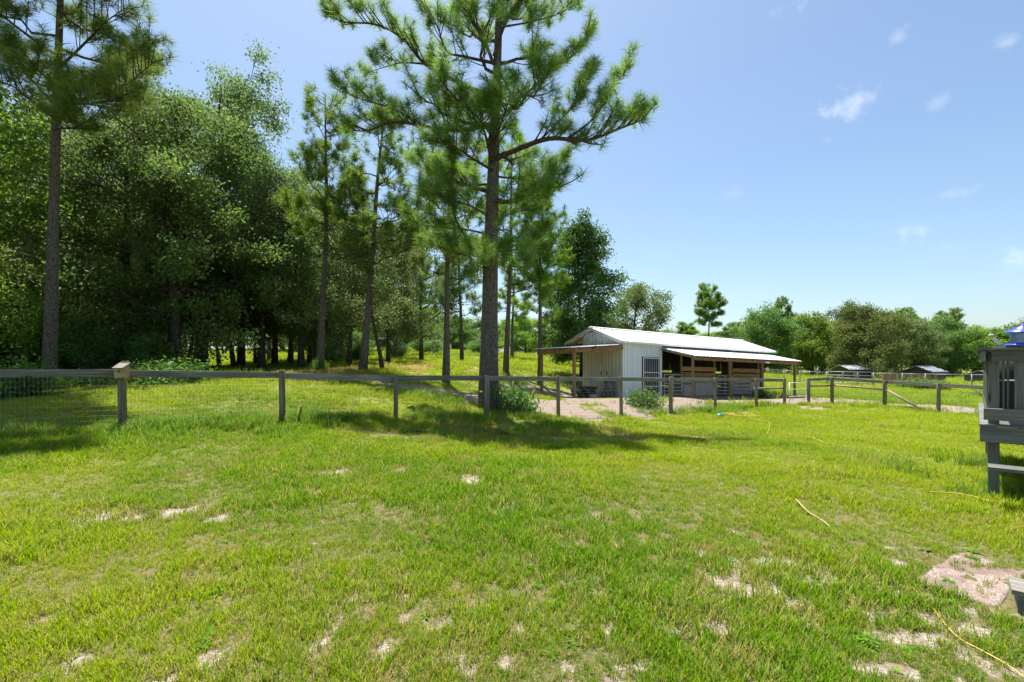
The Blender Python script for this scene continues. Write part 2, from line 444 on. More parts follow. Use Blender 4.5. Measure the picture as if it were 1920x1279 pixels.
M['white_metal'] = paint_material('white_wall_sheet', (.74, .78, .83), .45, .4, 0, (.45, .43, .41), .22)
M['bounce_tan_metal'] = paint_material('bounce_tan_wall_sheet', (.60, .56, .47), .5, .35, 0, (.35, .30, .23), .4)  # tan of the light reflected under the carport, put into the paint colour
M['grey_metal'] = paint_material('galvanised_sheet', (.46, .50, .54), .4, .5, .35, (.33, .33, .34), .4)
M['roof'] = paint_material('white_roof_sheet', (.80, .80, .79), .38, .5, 0, (.50, .45, .40), .30)
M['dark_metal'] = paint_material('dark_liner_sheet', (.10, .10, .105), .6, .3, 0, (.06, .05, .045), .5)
M['pipe'] = paint_material('white_gate_pipe', (.74, .75, .75), .4, .5, 0, (.4, .33, .27), .35)
M['galv'] = paint_material('galvanised_pipe', (.27, .28, .285), .5, .4, .4, (.32, .30, .28), .3)
M['wire'] = paint_material('fence_wire', (.30, .30, .29), .45, .5, .55, (.20, .14, .10), .4)
M['black'] = paint_material('black_plastic', (.022, .023, .025), .5, .4, 0, (.08, .07, .06), .4)
M['rubber'] = paint_material('black_rubber', (.030, .030, .032), .8, .2, 0, (.16, .13, .11), .5)
M['blue'] = paint_material('blue_plastic', (.035, .075, .62), .3, .5, 0, (.03, .05, .4), .2)
M['teal'] = paint_material('teal_plastic', (.010, .235, .215), .35, .5, 0, (.01, .15, .14), .2)
M['yellow'] = paint_material('yellow_hose_vinyl', (.55, .42, .06), .45, .4, 0, (.45, .33, .08), .3)
M['barrel'] = paint_material('grey_barrel_plastic', (.095, .10, .105), .55, .3, 0, (.16, .14, .12), .4)
M['concrete'] = paint_material('concrete_block', (.42, .40, .38), .95, .1, 0, (.28, .25, .22), .5, 3, .4)
M['clod'] = paint_material('dark_earth_clod', (.045, .030, .021), .95, .05, 0, (.10, .075, .05), .5, 20, .6)
M['shed_wall'] = paint_material('dark_shed_siding', (.075, .068, .062), .8, .2, 0, (.11, .09, .07), .5)
M['shed_roof'] = paint_material('pale_shed_roof', (.36, .39, .44), .45, .4, .2, (.40, .36, .32), .35)
M['carpaint'] = paint_material('pale_car_paint', (.62, .65, .68), .25, .5, .1, (.4, .38, .35), .15)
M['glass_dark'] = paint_material('dark_glass', (.02, .024, .028), .08, .6, 0, (.05, .05, .05), .1)
M['stick'] = paint_material('dry_twig', (.42, .30, .17), .8, .2, 0, (.25, .17, .1), .4, 8)


def clear_blue():
    m, nt, out = mat('clear_blue_plastic')
    a = nd(nt, 'ShaderNodeBsdfPrincipled', {'Base Color': (.42, .50, .80, 1), 'Roughness': .15, 'Specular IOR Level': .5})
    b = nd(nt, 'ShaderNodeBsdfTransparent', {'Color': (.62, .70, .95, 1)})
    mx = nd(nt, 'ShaderNodeMixShader', {0: .55, 1: a.outputs[0], 2: b.outputs[0]})
    nt.links.new(mx.outputs[0], out.inputs[0])
    return m


M['clear_blue'] = clear_blue()


def mat_weave():
    m, nt, out = mat('worn_red_mat')
    pos = nd(nt, 'ShaderNodeTexCoord').outputs['Object']
    f = noise(nt, pos, 90, 4, .7)
    k = noise(nt, pos, 7.0, 6, .65)
    wv = nd(nt, 'ShaderNodeTexWave', {'Vector': pos, 'Scale': 26.0, 'Distortion': 1.2, 'Detail': 2.0}).outputs[1]
    sp_ = noise(nt, pos, 75, 4, .75)
    lo_ = noise(nt, pos, 1.6, 3, .6)
    c = mixc(nt, f, (.13, .094, .078), (.235, .170, .145))
    c = mixc(nt, math_n(nt, 'MULTIPLY', wv, .25), c, (.19, .12, .105))
    c = mixc(nt, math_n(nt, 'MULTIPLY', rng_map(nt, math_n(nt, 'ADD', lo_, math_n(nt, 'MULTIPLY', k, .6)), .66, .90), rng_map(nt, sp_, .46, .60)), c, (.42, .37, .33))
    c = mixc(nt, math_n(nt, 'MULTIPLY', rng_map(nt, k, .55, .68), rng_map(nt, f, .40, .60)), c, (.20, .145, .095))
    pbr(nt, out, c, .95, .05, 0, bump(nt, f, .5, .006))
    return m


M['mat'] = mat_weave()


# ------------------------------------------------------------------ mesh building
class MB:
    """collects beams, tubes and quads; build() links them as one mesh object"""

    def __init__(self):
        self.v, self.f, self.g, self.n = [], [], [], 0
        self.smooth = []

    def add(self, v, f, g=None, smooth=False):
        v = [tuple(p) for p in v]
        self.f += [tuple(i + self.n for i in q) for q in f]
        self.smooth += [smooth] * len(f)
        self.v += v
        self.g += [tuple(p) for p in (g if g is not None else v)]
        self.n += len(v)
        return self

    def beam(self, p0, p1, w, d, up=(0, 0, 1), ch=.12, off=None):
        """board from p0 to p1, w wide across, d deep along up; corners are eased"""
        p0, p1, up = Vector(p0), Vector(p1), Vector(up)
        a = (p1 - p0)
        L = a.length
        a.normalize()
        s = a.cross(up)
        if s.length < 1e-4:
            up = Vector((0, 1, 0)) if abs(a.y) < .9 else Vector((1, 0, 0))
            s = a.cross(up)
        s.normalize()
        u = s.cross(a).normalized()
        c = min(w, d) * ch
        sec = [(-w / 2 + c, -d / 2), (w / 2 - c, -d / 2), (w / 2, -d / 2 + c), (w / 2, d / 2 - c), (w / 2 - c, d / 2), (-w / 2 + c, d / 2), (-w / 2, d / 2 - c), (-w / 2, -d / 2 + c)]
        o = off if off is not None else random.random() * 50
        v, g = [], []
        for k, p in enumerate((p0, p1)):
            for x, y in sec:
                v.append(p + s * x + u * y)
                g.append((k * L + o, x + o * .37, y + o * .71))
        f = [(i, (i + 1) % 8, (i + 1) % 8 + 8, i + 8) for i in range(8)] + [tuple(range(7, -1, -1)), tuple(range(8, 16))]
        return self.add(v, f, g)

    def box(self, x0, x1, y0, y1, z0, z1, ch=.06):
        dx, dy, dz = x1 - x0, y1 - y0, z1 - z0
        cx, cy, cz = (x0 + x1) / 2, (y0 + y1) / 2, (z0 + z1) / 2
        if dx >= dy and dx >= dz:
            return self.beam((x0, cy, cz), (x1, cy, cz), dy, dz, (0, 0, 1), ch)
        if dy >= dz:
            return self.beam((cx, y0, cz), (cx, y1, cz), dx, dz, (0, 0, 1), ch)
        return self.beam((cx, cy, z0), (cx, cy, z1), dx, dy, (0, 1, 0), ch)

    def tube(self, pts, rad, n=8, cap=True, wob=0.0, seed=0):
        pts = [Vector(p) for p in pts]
        if not hasattr(rad, '__len__'):
            rad = [rad] * len(pts)
        rr = random.Random(seed)
        o = rr.random() * 40
        v, g, f = [], [], []
        prev = None
        L = 0
        for i, p in enumerate(pts):
            t = (pts[min(i + 1, len(pts) - 1)] - pts[max(i - 1, 0)])
            t = t.normalized() if t.length > 1e-9 else Vector((0, 0, 1))
            if prev is None:
                ref = Vector((1, 0, 0)) if abs(t.x) < .8 else Vector((0, 1, 0))
                s = (ref - t * ref.dot(t)).normalized()
            else:
                s = prev - t * prev.dot(t)
                s = s.normalized() if s.length > 1e-6 else Vector((1, 0, 0))
            prev = s
            b = t.cross(s)
            if i:
                L += (p - pts[i - 1]).length
            for k in range(n):
                a = 2 * math.pi * k / n
                r = rad[i] * (1 + wob * (rr.random() - .5))
                v.append(p + s * (math.cos(a) * r) + b * (math.sin(a) * r))
                g.append((L + o, math.cos(a) * rad[i] + o, math.sin(a) * rad[i]))
        for i in range(len(pts) - 1):
            for k in range(n):
                k2 = (k + 1) % n
                f.append((i * n + k, i * n + k2, (i + 1) * n + k2, (i + 1) * n + k))
        if cap and n > 2:
            f.append(tuple(range(n - 1, -1, -1)))
            f.append(tuple((len(pts) - 1) * n + k for k in range(n)))
        return self.add(v, f, g, True)

    def lathe(self, prof, n=20, o=(0, 0, 0), cap=True):
        v, f = [], []
        for r, z in prof:
            for k in range(n):
                a = 2 * math.pi * k / n
                v.append((o[0] + r * math.cos(a), o[1] + r * math.sin(a), o[2] + z))
        for i in range(len(prof) - 1):
            for k in range(n):
                k2 = (k + 1) % n
                f.append((i * n + k, i * n + k2, (i + 1) * n + k2, (i + 1) * n + k))
        if cap:
            f.append(tuple(range(n - 1, -1, -1)))
            f.append(tuple((len(prof) - 1) * n + k for k in range(n)))
        return self.add(v, f, None, True)

    def mesh(self, name, warp=None):
        me = bpy.data.meshes.new(name)
        v = [warp(p) for p in self.v] if warp else self.v
        me.from_pydata(v, [], self.f)
        at = me.attributes.new('grain', 'FLOAT_VECTOR', 'POINT')
        at.data.foreach_set('vector', np.array(self.g, np.float32).ravel())
        me.polygons.foreach_set('use_smooth', self.smooth)
        me.update()
        return me

    def build(self, name, material, parent=None, warp=None, loc=None):
        o = bpy.data.objects.new(name, self.mesh(name, warp))
        o.data.materials.append(M[material])
        C.objects.link(o)
        if parent:
            o.parent = parent
        if loc is not None:
            o.location = loc
        return o


def link_mesh(name, me, material, parent=None):
    o = bpy.data.objects.new(name, me)
    if not me.materials:
        me.materials.append(M[material])
    C.objects.link(o)
    if parent:
        o.parent = parent
    return o


def tag(o, label=None, cat=None, group=None, kind=None):
    for k, v in (('label', label), ('category', cat), ('group', group), ('kind', kind)):
        if v:
            o[k] = v
    return o


def thing(name, label, cat, loc=(0, 0, 0), rz=0.0, group=None):
    o = bpy.data.objects.new(name, None)
    o.empty_display_size = .2
    C.objects.link(o)
    o.location = loc
    o.rotation_euler = (0, 0, rz)
    return tag(o, label, cat, group)


def copy_thing(src, loc, rz, sc, label, cat=None, group=None):
    r = src.copy()
    C.objects.link(r)
    r.location, r.rotation_euler, r.scale = loc, (0, 0, rz), sc
    tag(r, label, cat, group)
    for ch in src.children:
        c = ch.copy()
        C.objects.link(c)
        c.parent = r
        for g in ch.children:
            d = g.copy()
            C.objects.link(d)
            d.parent = c
    return r


# ------------------------------------------------------------------ the ground sheet
def axis(parts):
    out = []
    for a, b, n in parts:
        out += list(np.linspace(a, b, n, endpoint=False))
    return np.array(out + [parts[-1][1]])


def build_ground():
    gxs = axis([(-420, -150, 9), (-150, -60, 30), (-60, -24, 60), (-24, -9, 70), (-9, 9, 300), (9, 24, 90), (24, 60, 60), (60, 150, 30), (150, 420, 9)])
    gys = axis([(-60, -6, 18), (-6, 1.6, 20), (1.6, 8.5, 140), (8.5, 20, 110), (20, 36, 90), (36, 70, 50), (70, 150, 30), (150, 520, 12)])
    X, Y = np.meshgrid(gxs, gys)
    Z = H(X, Y)
    x, y = X.ravel(), Y.ravel()
    bare, straw, dirt, dry = fields(x, y)
    worn = (1 - sstep(6.5, 12.5, np.hypot(x, y))) * .9       # thin, trodden turf close to the house
    Z = Z.ravel() - bare * .012
    nx, ny = len(gxs), len(gys)
    idx = np.arange(nx * ny).reshape(ny, nx)
    quads = np.stack([idx[:-1, :-1], idx[:-1, 1:], idx[1:, 1:], idx[1:, :-1]], -1).reshape(-1, 4)
    qd = dirt[quads].mean(1)
    qs = straw[quads].mean(1)
    for nm, sel in (('ground', (qd < .5) & (qs < .5)), ('dirt_path', qd >= .5), ('forest_floor', (qd < .5) & (qs >= .5))):
        q = quads[sel]
        used, inv = np.unique(q, return_inverse=True)
        q = inv.reshape(-1, 4)
        me = bpy.data.meshes.new(nm)
        me.vertices.add(len(used))
        me.vertices.foreach_set('co', np.stack([x[used], y[used], Z[used]], -1).astype(np.float32).ravel())
        me.loops.add(q.size)
        me.loops.foreach_set('vertex_index', q.ravel().astype(np.int32))
        me.polygons.add(len(q))
        me.polygons.foreach_set('loop_start', np.arange(0, q.size, 4, dtype=np.int32))
        me.polygons.foreach_set('use_smooth', np.ones(len(q), bool))
        for an, arr in (('bare', bare), ('straw', straw), ('dirt', dirt), ('dry', dry), ('worn', worn)):
            me.attributes.new(an, 'FLOAT', 'POINT').data.foreach_set('value', arr[used].astype(np.float32))
        me.update(calc_edges=True)
        o = link_mesh(nm, me, 'ground')
        o['kind'] = 'structure'
        o['label'] = {'ground': 'sunlit yellow green lawn with thin sandy spots', 'dirt_path': 'pinkish bare dirt yard round the barn and track by the fence',
                      'forest_floor': 'brown pine straw litter under the trees'}[nm]


build_ground()

# ------------------------------------------------------------------ barn
random.seed(4)
barn = thing('horse_barn', 'white metal barn with gable roof, side carport and open stalls behind the fence', 'barn',
             (BO[0], BO[1], BZ0), math.atan2(BU[1], BU[0]))


def shear(p):
    return (p[0], p[1], p[2] + BSL * p[0])


def bpart(mb, name, m, parent=None):
    return mb.build(name, m, parent or barn, shear)


def ribbed(p0, across, width, lo, hi, rib=.038, pitch=.23, out=(0, -1, 0)):
    """one ribbed metal sheet: columns run from lo(s) to hi(s), s measured along across; ribs stand out along out"""
    p0, across, out = Vector(p0), Vector(across), Vector(out)
    prof = [(0, 0)]
    n = max(1, round(width / pitch))
    pt = width / n
    for k in range(n):
        c = (k + .5) * pt
        prof += [(c - .040, 0), (c - .026, rib), (c + .026, rib), (c + .040, 0)]
    prof += [(width, 0)]
    mb = MB()
    v = []
    for s, h in prof:
        for fn in (lo, hi):
            v.append(p0 + across * s + out * h + Vector(fn(s)))
    f = [(2 * i, 2 * i + 2, 2 * i + 3, 2 * i + 1) for i in range(len(prof) - 1)]
    mb.add(v, f)
    o = len(v)
    v2 = [q - out * .0015 for q in v]
    mb.add(v2, [(2 * i, 2 * i + 1, 2 * i + 3, 2 * i + 2) for i in range(len(prof) - 1)])
    return mb


EAVE, RIDGE, WID, RW = 2.98, 3.72, 3.2, 2.15


def roof_h(w):
    return EAVE + (RIDGE - EAVE) * (w / RW if w <= RW else (2 * RW - w) / RW)


Z = Vector((0, 0, 1))
# front wall beside the door: whole sheets, then a short sheet over the door
for a, b, lo in ((0, .70, -.15), (.70, 1.40, -.15), (1.40, 2.10, 2.15), (2.10, 2.76, 2.15)):
    bpart(ribbed((a + .004, 0, 0), (1, 0, 0), b - a - .008, lambda s, lo=lo: (0, 0, lo), lambda s: (0, 0, EAVE - .05)), 'wall_sheet', 'white_metal')
bpart(MB().box(2.76, 2.92, -.06, .06, -.2, EAVE - .06), 'door_post', 'white_metal')
bpart(MB().box(-.05, .03, -.035, .03, -.2, EAVE - .06), 'corner_trim', 'white_metal')
# left wall under the carport and grey gable sheets above it
for k in range(4):
    a = k * .8
    bpart(ribbed((0, a + .004, 0), (0, 1, 0), .792, lambda s: (0, 0, -.15), lambda s: (0, 0, 2.72), out=(-1, 0, 0)), 'wall_sheet', 'bounce_tan_metal')
    bpart(ribbed((.02, a + .004, 0), (0, 1, 0), .792, lambda s: (0, 0, 2.70), lambda s, a=a: (0, 0, min(roof_h(a + s), 3.56) - .06), out=(-1, 0, 0)), 'gable_sheet', 'grey_metal')
# back wall: solid by the tack room, boards with light gaps behind the stalls, liner above
for k in range(4):
    bpart(ribbed((k * .73, WID, 0), (1, 0, 0), .72, lambda s: (0, 0, -.2), lambda s: (0, 0, 3.2), out=(0, 1, 0)), 'wall_sheet', 'bounce_tan_metal')
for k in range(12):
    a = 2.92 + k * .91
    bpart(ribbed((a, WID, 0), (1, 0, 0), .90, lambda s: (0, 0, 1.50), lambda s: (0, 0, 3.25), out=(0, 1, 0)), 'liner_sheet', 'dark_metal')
for z in (.12, .36, .60, .84, 1.06, 1.30):
    for a, b in ((2.95, 6.2), (6.2, 9.4), (9.4, 12.9)):
        bpart(MB().beam((a, WID - .05, z), (b - .01, WID - .05, z), .035, .20 if z < 1 else .12), 'back_plank', 'plank')
# cross walls between the stalls
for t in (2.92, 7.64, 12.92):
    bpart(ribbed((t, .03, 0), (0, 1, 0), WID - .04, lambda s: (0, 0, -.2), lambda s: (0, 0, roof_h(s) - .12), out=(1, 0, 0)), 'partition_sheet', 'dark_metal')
for t in (4.61, 9.35):
    for z in (.15, .42, .69, .96, 1.23):
        bpart(MB().beam((t, .1, z), (t, WID - .1, z), .035, .22), 'divider_plank', 'greyplank')
# stall fronts
for t in (4.61, 7.64, 9.35, 12.24):
    bpart(MB().beam((t, .02, -.3), (t, .02, EAVE - .1), .10, .10, (0, 1, 0)), 'stall_post', 'plank')
for a, b in ((4.61, 7.64), (9.35, 12.24)):
    for i, z in enumerate((.14, .36, .58, .80, 1.02, 1.24, 1.54)):
        bpart(MB().beam((a - .06, -.055, z + .04), (b + .06, -.055, z + .04 + random.uniform(-.012, .012)), .035, .20 if z < 1.5 else .26), 'stall_plank', 'greyplank' if z < .9 else 'plank')  # lower planks greyer: bounced light put into their colour
for a, b, h in ((5.75, 7.3, .78), (11.2, 12.2, .86), (4.75, 5.4, .6)):
    bpart(MB().box(a, b, -.10, -.075, .02, h), 'kick_panel', 'concrete')
bpart(MB().beam((4.5, -.25, .96), (7.5, -.2, .97), .05, .10), 'stall_rail', 'plank')


def pipe_gate(a, b, zs, name='stall_gate', m='pipe', r=.02, y=-.12):
    g = MB()
    for z in zs:
        g.tube([(a, y, z), (b, y, z)], r, 6)
    for t in (a, (a + b) / 2, b):
        g.tube([(t, y, zs[0]), (t, y, zs[-1])], r, 6)
    return bpart(g, name, m)


pipe_gate(3.02, 4.48, (.12, .32, .52, .74, .98, 1.22))
pipe_gate(7.78, 9.22, (.12, .32, .52, .74, .98, 1.22))
# barred door of the tack room, ajar a little
dr = bpart(MB().box(1.42, 1.47, -.10, -.06, .04, 2.12).box(2.70, 2.75, -.10, -.06, .04, 2.12).box(1.47, 2.70, -.10, -.06, 2.07, 2.12).box(1.47, 2.70, -.10, -.06, .04, .09)
           .box(1.47, 2.70, -.10, -.06, 1.30, 1.34).box(1.47, 2.70, -.10, -.06, 1.02, 1.06).box(1.47, 2.70, -.10, -.06, .55, .59), 'door', 'pipe')
for k in range(7):
    x = 1.60 + k * .165
    bpart(MB().tube([(x, -.08, .09), (x, -.08, 2.07)], .013, 6), 'bar', 'pipe', dr)
# main roof
for side in (0, 1):
    for k in range(16):
        a = -.38 + k * .9
        b = min(.9, 13.9 - a)
        if side == 0:
            lo, hi = (lambda s: (0, -.30, EAVE - .30 * (RIDGE - EAVE) / RW + .03)), (lambda s: (0, RW, RIDGE + .03))
        else:
            lo, hi = (lambda s: (0, RW, RIDGE + .03)), (lambda s: (0, 2 * RW + .1, EAVE - .1 * (RIDGE - EAVE) / RW + .03))
        bpart(ribbed((a, 0, 0), (1, 0, 0), b - .002, lo, hi, .025, .3, out=(0, 0, 1)), 'roof_sheet', 'roof')
rc = MB()
for dy in (-1, 1):
    rc.add([(-.40, RW, RIDGE + .085), (13.92, RW, RIDGE + .085), (13.92, RW + dy * .16, RIDGE + .035), (-.40, RW + dy * .16, RIDGE + .035)], [(0, 1, 2, 3)])
bpart(rc, 'ridge_cap', 'roof')
for t in (-.36, 13.88):
    for w0, w1 in ((-.30, RW), (RW, 2 * RW + .1)):
        bpart(MB().beam((t, w0, roof_h(w0) - .055 if w0 >= 0 else EAVE - .16), (t, w1, roof_h(w1) - .055), .03, .14), 'rake_board', 'grey_metal')
for w in (.05, .75, 1.45, 2.15, 2.85, 3.55, 4.2):
    bpart(MB().beam((-.34, w, roof_h(w) - .06), (13.86, w, roof_h(w) - .06), .09, .04), 'purlin', 'greyplank')
for t in (.1, 3.2, 6.3, 9.4, 12.7):
    bpart(MB().beam((t, -.05, EAVE - .12), (t, RW, RIDGE - .12), .05, .14), 'rafter', 'barnwood')
    bpart(MB().beam((t, RW, RIDGE - .12), (t, 2 * RW, EAVE - .12), .05, .14), 'rafter', 'barnwood')
    bpart(MB().beam((t, 2 * RW - .15, -.2), (t, 2 * RW - .15, EAVE - .2), .12, .12, (0, 1, 0)), 'back_post', 'greyplank')
bpart(MB().beam((-.3, -.30, EAVE - .13), (13.8, -.30, EAVE - .13), .03, .10), 'eave_board', 'roof')
# front lean-to
LI, LO_ = (-.05, 2.64), (-2.32, 2.17)


def lean_h(y):
    return LI[1] + (LO_[1] - LI[1]) * (y - LI[0]) / (LO_[0] - LI[0])


for k in range(12):
    a = 2.80 + k * .87
    b = min(.87, 13.15 - a)
    bpart(ribbed((a, 0, 0), (1, 0, 0), b - .002, lambda s: (0, LO_[0], LO_[1] + .06), lambda s: (0, LI[0], LI[1] + .06), .025, .29, out=(0, 0, 1)), 'lean_to_roof_sheet', 'roof')
for t in (2.86, 5.4, 8.0, 10.6, 13.08):
    bpart(MB().beam((t, LI[0], LI[1] - .02), (t, LO_[0] + .03, LO_[1] - .03), .045, .13), 'lean_to_rafter', 'barnwood' if t > 3 else 'greyplank')
for w in (-.5, -1.1, -1.7, -2.25):
    bpart(MB().beam((2.84, w, lean_h(w) + .036), (13.1, w, lean_h(w) + .036), .08, .035), 'lean_to_purlin', 'barnwood')
bpart(MB().beam((2.80, -2.12, 2.10), (13.1, -2.12, 2.10), .05, .17), 'lean_to_beam', 'barnwood')
for t in (2.92, 6.05, 9.18, 12.75):
    bpart(MB().beam((t, -2.05, -.4), (t, -2.05, 2.14), .12, .12, (0, 1, 0)), 'lean_to_post', 'barnwood')
bpart(MB().box(9.30, 9.75, -2.20, -2.14, 2.02, 2.12), 'name_board', 'white_metal')
bpart(MB().box(2.93, 12.9, -.02, .02, 2.72, 2.93), 'gap_shade_strip', 'dark_metal')  # dark strip put in for the shaded gap under the main eave
# carport on the left
CO = -3.55


def car_h(t):
    return 2.72 + (2.40 - 2.72) * (t / CO)


for k in range(4):
    a = -.22 + k * .82
    bpart(ribbed((0, a, 0), (0, 1, 0), .818, lambda s: (CO, 0, car_h(CO) + .03), lambda s: (-.04, 0, 2.75), .025, .27, out=(0, 0, 1)), 'carport_roof_sheet', 'roof')
bpart(MB().beam((-3.30, -.18, 2.28), (-3.30, 3.02, 2.28), .06, .24), 'carport_beam', 'barnwood')
bpart(MB().beam((-.06, -.06, 2.58), (-3.42, -.06, 2.28), .05, .20), 'carport_beam', 'barnwood')
bpart(MB().beam((-.06, 2.90, 2.58), (-3.42, 2.90, 2.28), .05, .20), 'carport_beam', 'barnwood')
for w in (.7, 1.45, 2.2):
    bpart(MB().beam((-.06, w, 2.62), (-3.42, w, 2.33), .04, .14), 'carport_rafter', 'barnwood')
for w in (.05, 2.78):
    bpart(MB().beam((-3.22, w, -.45), (-3.22, w, 2.20), .14, .14, (0, 1, 0)), 'carport_post', 'barnwood')
bpart(MB().beam((-2.2, -.10, 2.47), (-1.95, -.10, 2.55), .06, .12), 'lamp_bracket', 'black')


def barn_at(t, w, h=0.0):
    x, y = barn_xy(t, w)
    return Vector((x, y, hz(x, y) + h))


BROT = math.atan2(BU[1], BU[0])

# things under the carport
ht = thing('hand_truck', 'two wheeled grey hand truck leaning on the barn wall under the carport', 'hand truck', barn_at(-.95, .15), BROT)
fr = MB()
for s in (-.19, .19):
    fr.tube([(s, -.12, .16), (s, .02, .55), (s, .22, 1.12), (s, .25, 1.24)], .017, 7)
for z, y in ((.35, -.05), (.7, .07), (1.0, .175)):
    fr.tube([(-.19, y, z), (.19, y, z)], .014, 6)
fr.beam((-.22, -.22, .03), (.22, -.22, .03), .22, .012)
fr.tube([(-.19, -.12, .16), (-.19, -.14, .03)], .015, 6).tube([(.19, -.12, .16), (.19, -.14, .03)], .015, 6)
fr.build('frame', 'galv', ht)
for s in (-.19, .19):
    MB().tube([(s, .235, 1.17), (s, .275, 1.36)], .024, 8).build('grip', 'black', ht)
MB().tube([(-.27, -.06, .17), (.27, -.06, .17)], .012, 6).build('axle', 'galv', ht)
for s in (-.27, .27):
    w_ = MB()
    w_.tube([(s - .035, -.06, .17), (s + .035, -.06, .17)], [.168, .168], 20)
    wh = w_.build('wheel', 'rubber', ht)
    MB().tube([(s - .04, -.06, .17), (s + .04, -.06, .17)], .085, 14).build('rim', 'galv', wh)

wb = thing('wheelbarrow', 'black tray wheelbarrow parked under the carport beside the hand truck', 'wheelbarrow', barn_at(-1.35, 1.15), BROT + .3)
tr_ = MB()
tr_.add([(-.5, -.32, .62), (.45, -.32, .58), (.45, .32, .58), (-.5, .32, .62), (-.3, -.2, .34), (.2, -.2, .30), (.2, .2, .30), (-.3, .2, .34)],
        [(4, 7, 6, 5), (0, 4, 5, 1), (1, 5, 6, 2), (2, 6, 7, 3), (3, 7, 4, 0)])
tr_.tube([(-.5, -.32, .62), (.45, -.32, .58), (.45, .32, .58), (-.5, .32, .62), (-.5, -.32, .62)], .016, 6)
tr_.build('tray', 'black', wb)
for s in (-1, 1):
    MB().tube([(.55, s * .05, .19), (.1, s * .16, .30), (-.45, s * .27, .44), (-.95, s * .30, .58)], .02, 7).build('handle', 'galv', wb)
    MB().tube([(-.1, s * .19, .33), (-.3, s * .24, .02), (-.5, s * .26, .43)], .014, 6).build('leg', 'galv', wb)
wl = MB().tube([(.52, -.045, .19), (.52, .045, .19)], .19, 20).build('wheel', 'rubber', wb)
MB().tube([(.52, -.05, .19), (.52, .05, .19)], .08, 12).build('rim', 'galv', wl)

bl = thing('barrel', 'dark grey plastic barrel with black lid against the barn wall', 'barrel', barn_at(-.42, .62))
MB().lathe([(.24, 0), (.27, .06), (.29, .3), (.275, .34), (.295, .40), (.285, .72), (.28, .84)], 20).build('body', 'barrel', bl)
MB().lathe([(.30, .83), (.30, .90), (.24, .945), (.02, .96)], 20).build('lid', 'black', bl)
cbk = thing('concrete_block', 'grey concrete block on the ground under the carport', 'block', barn_at(-1.75, .30), BROT + .2)
MB().box(-.2, .2, -.1, -.07, 0, .19).box(-.2, .2, .07, .1, 0, .19).box(-.2, -.165, -.07, .07, 0, .19).box(.165, .2, -.07, .07, 0, .19).box(-.02, .02, -.07, .07, 0, .19).build('shell', 'concrete', cbk)
bk = thing('bucket', 'blue plastic bucket behind the carport post', 'bucket', barn_at(-1.2, 2.55))
MB().lathe([(.13, 0), (.17, .33), (.185, .335), (.185, .36), (.165, .36), (.125, .02), (.01, .02)], 18).build('body', 'blue', bk)
MB().tube([(.17 * math.cos(a), .04, .34 + .17 * math.sin(a)) for a in np.linspace(0, math.pi, 11)], .004, 5).build('handle', 'galv', bk)
tb = thing('feed_trough', 'low black rubber trough lying under the carport', 'trough', barn_at(-1.0, 1.9), BROT)
MB().lathe([(.36, 0), (.44, .28), (.46, .29), (.46, .31), (.42, .31), (.34, .03), (.01, .03)], 22).build('body', 'rubber', tb)

# ------------------------------------------------------------------ fences
RAILZ = {0: 1.559, 1: 1.472, 2: 1.35, 3: 1.29, 4: 1.229, 5: 1.142, 6: 1.07, 7: 1.017, 8: .935, 8.65: .90}
POSTPX = [(-3, None), (-2, None), (-1, None), (0, 230), (1, 530), (2, 742), (3, 912), (4, 1047), (5, 1165), (6, 1258), (7, 1341), (8, 1418), (8.65, 1471)]


def fence_at(px):
    # the straight fence line: x = -7.93 + 2.481 k, y = 9.78 + 1.63 k
    r = (px - CX) / FPX
    k = (-7.93 - r * 9.78) / (r * 1.63 - 2.481)
    return k, -7.93 + 2.481 * k, 9.78 + 1.63 * k


def rail_z(k):
    ks = sorted(RAILZ)
    if k < 0:
        return 1.559 - k * .04
    return float(np.interp(k, ks, [RAILZ[q] for q in ks]))


fence = thing('paddock_fence', 'long weathered wooden fence with wire netting across the lawn', 'fence', (-7.93, 9.78, 0))
F0 = Vector((-7.93, 9.78, 0))
fd = Vector((2.481, 1.63, 0)).normalized()
fn = Vector((fd.y, -fd.x, 0))          # towards the camera
posts = []
for k, px in POSTPX:
    if px is None:
        kk, x, y = k, -7.93 + 2.481 * k, 9.78 + 1.63 * k
    else:
        kk, x, y = fence_at(px)
    posts.append((kk, x, y))
FZ = []
for i, (k, x, y) in enumerate(posts):
    g, top = hz(x, y), rail_z(k) + (.02 if i not in (4, 9) else .05)
    rr = .068 + .01 * math.sin(i * 2.3)
    le = random.Random(i).uniform(-.04, .04)
    pts = [Vector((x, y, g - .3)) - F0, Vector((x + le * .5, y, (g + top) / 2)) - F0, Vector((x + le, y, top - .012)) - F0, Vector((x + le, y, top)) - F0]
    MB().tube(pts, [rr * 1.04, rr, rr * .98, rr * .90], 12, True, .05, i).build('post', 'post', fence)
    FZ.append((k, x, y, g, top))
for i in range(len(FZ) - 1):
    (k0, x0, y0, g0, t0), (k1, x1, y1, g1, t1) = FZ[i], FZ[i + 1]
    z0, z1 = rail_z(k0) - .075, rail_z(k1) - .075
    off = fn * -.095
    a, b = Vector((x0, y0, z0)) + off - F0, Vector((x1, y1, z1)) + off - F0
    e = (b - a).normalized() * .004
    rj = random.Random(i * 7)
    MB().beam(a + e + Z * rj.uniform(-.015, .015), b - e + Z * rj.uniform(-.015, .015), .038, .145).build('rail', 'fence', fence)
    if i == len(FZ) - 2:
        dz = Z * .40
        MB().tube([a - dz + e, b - dz - e], .05, 10).build('lower_rail', 'post', fence)
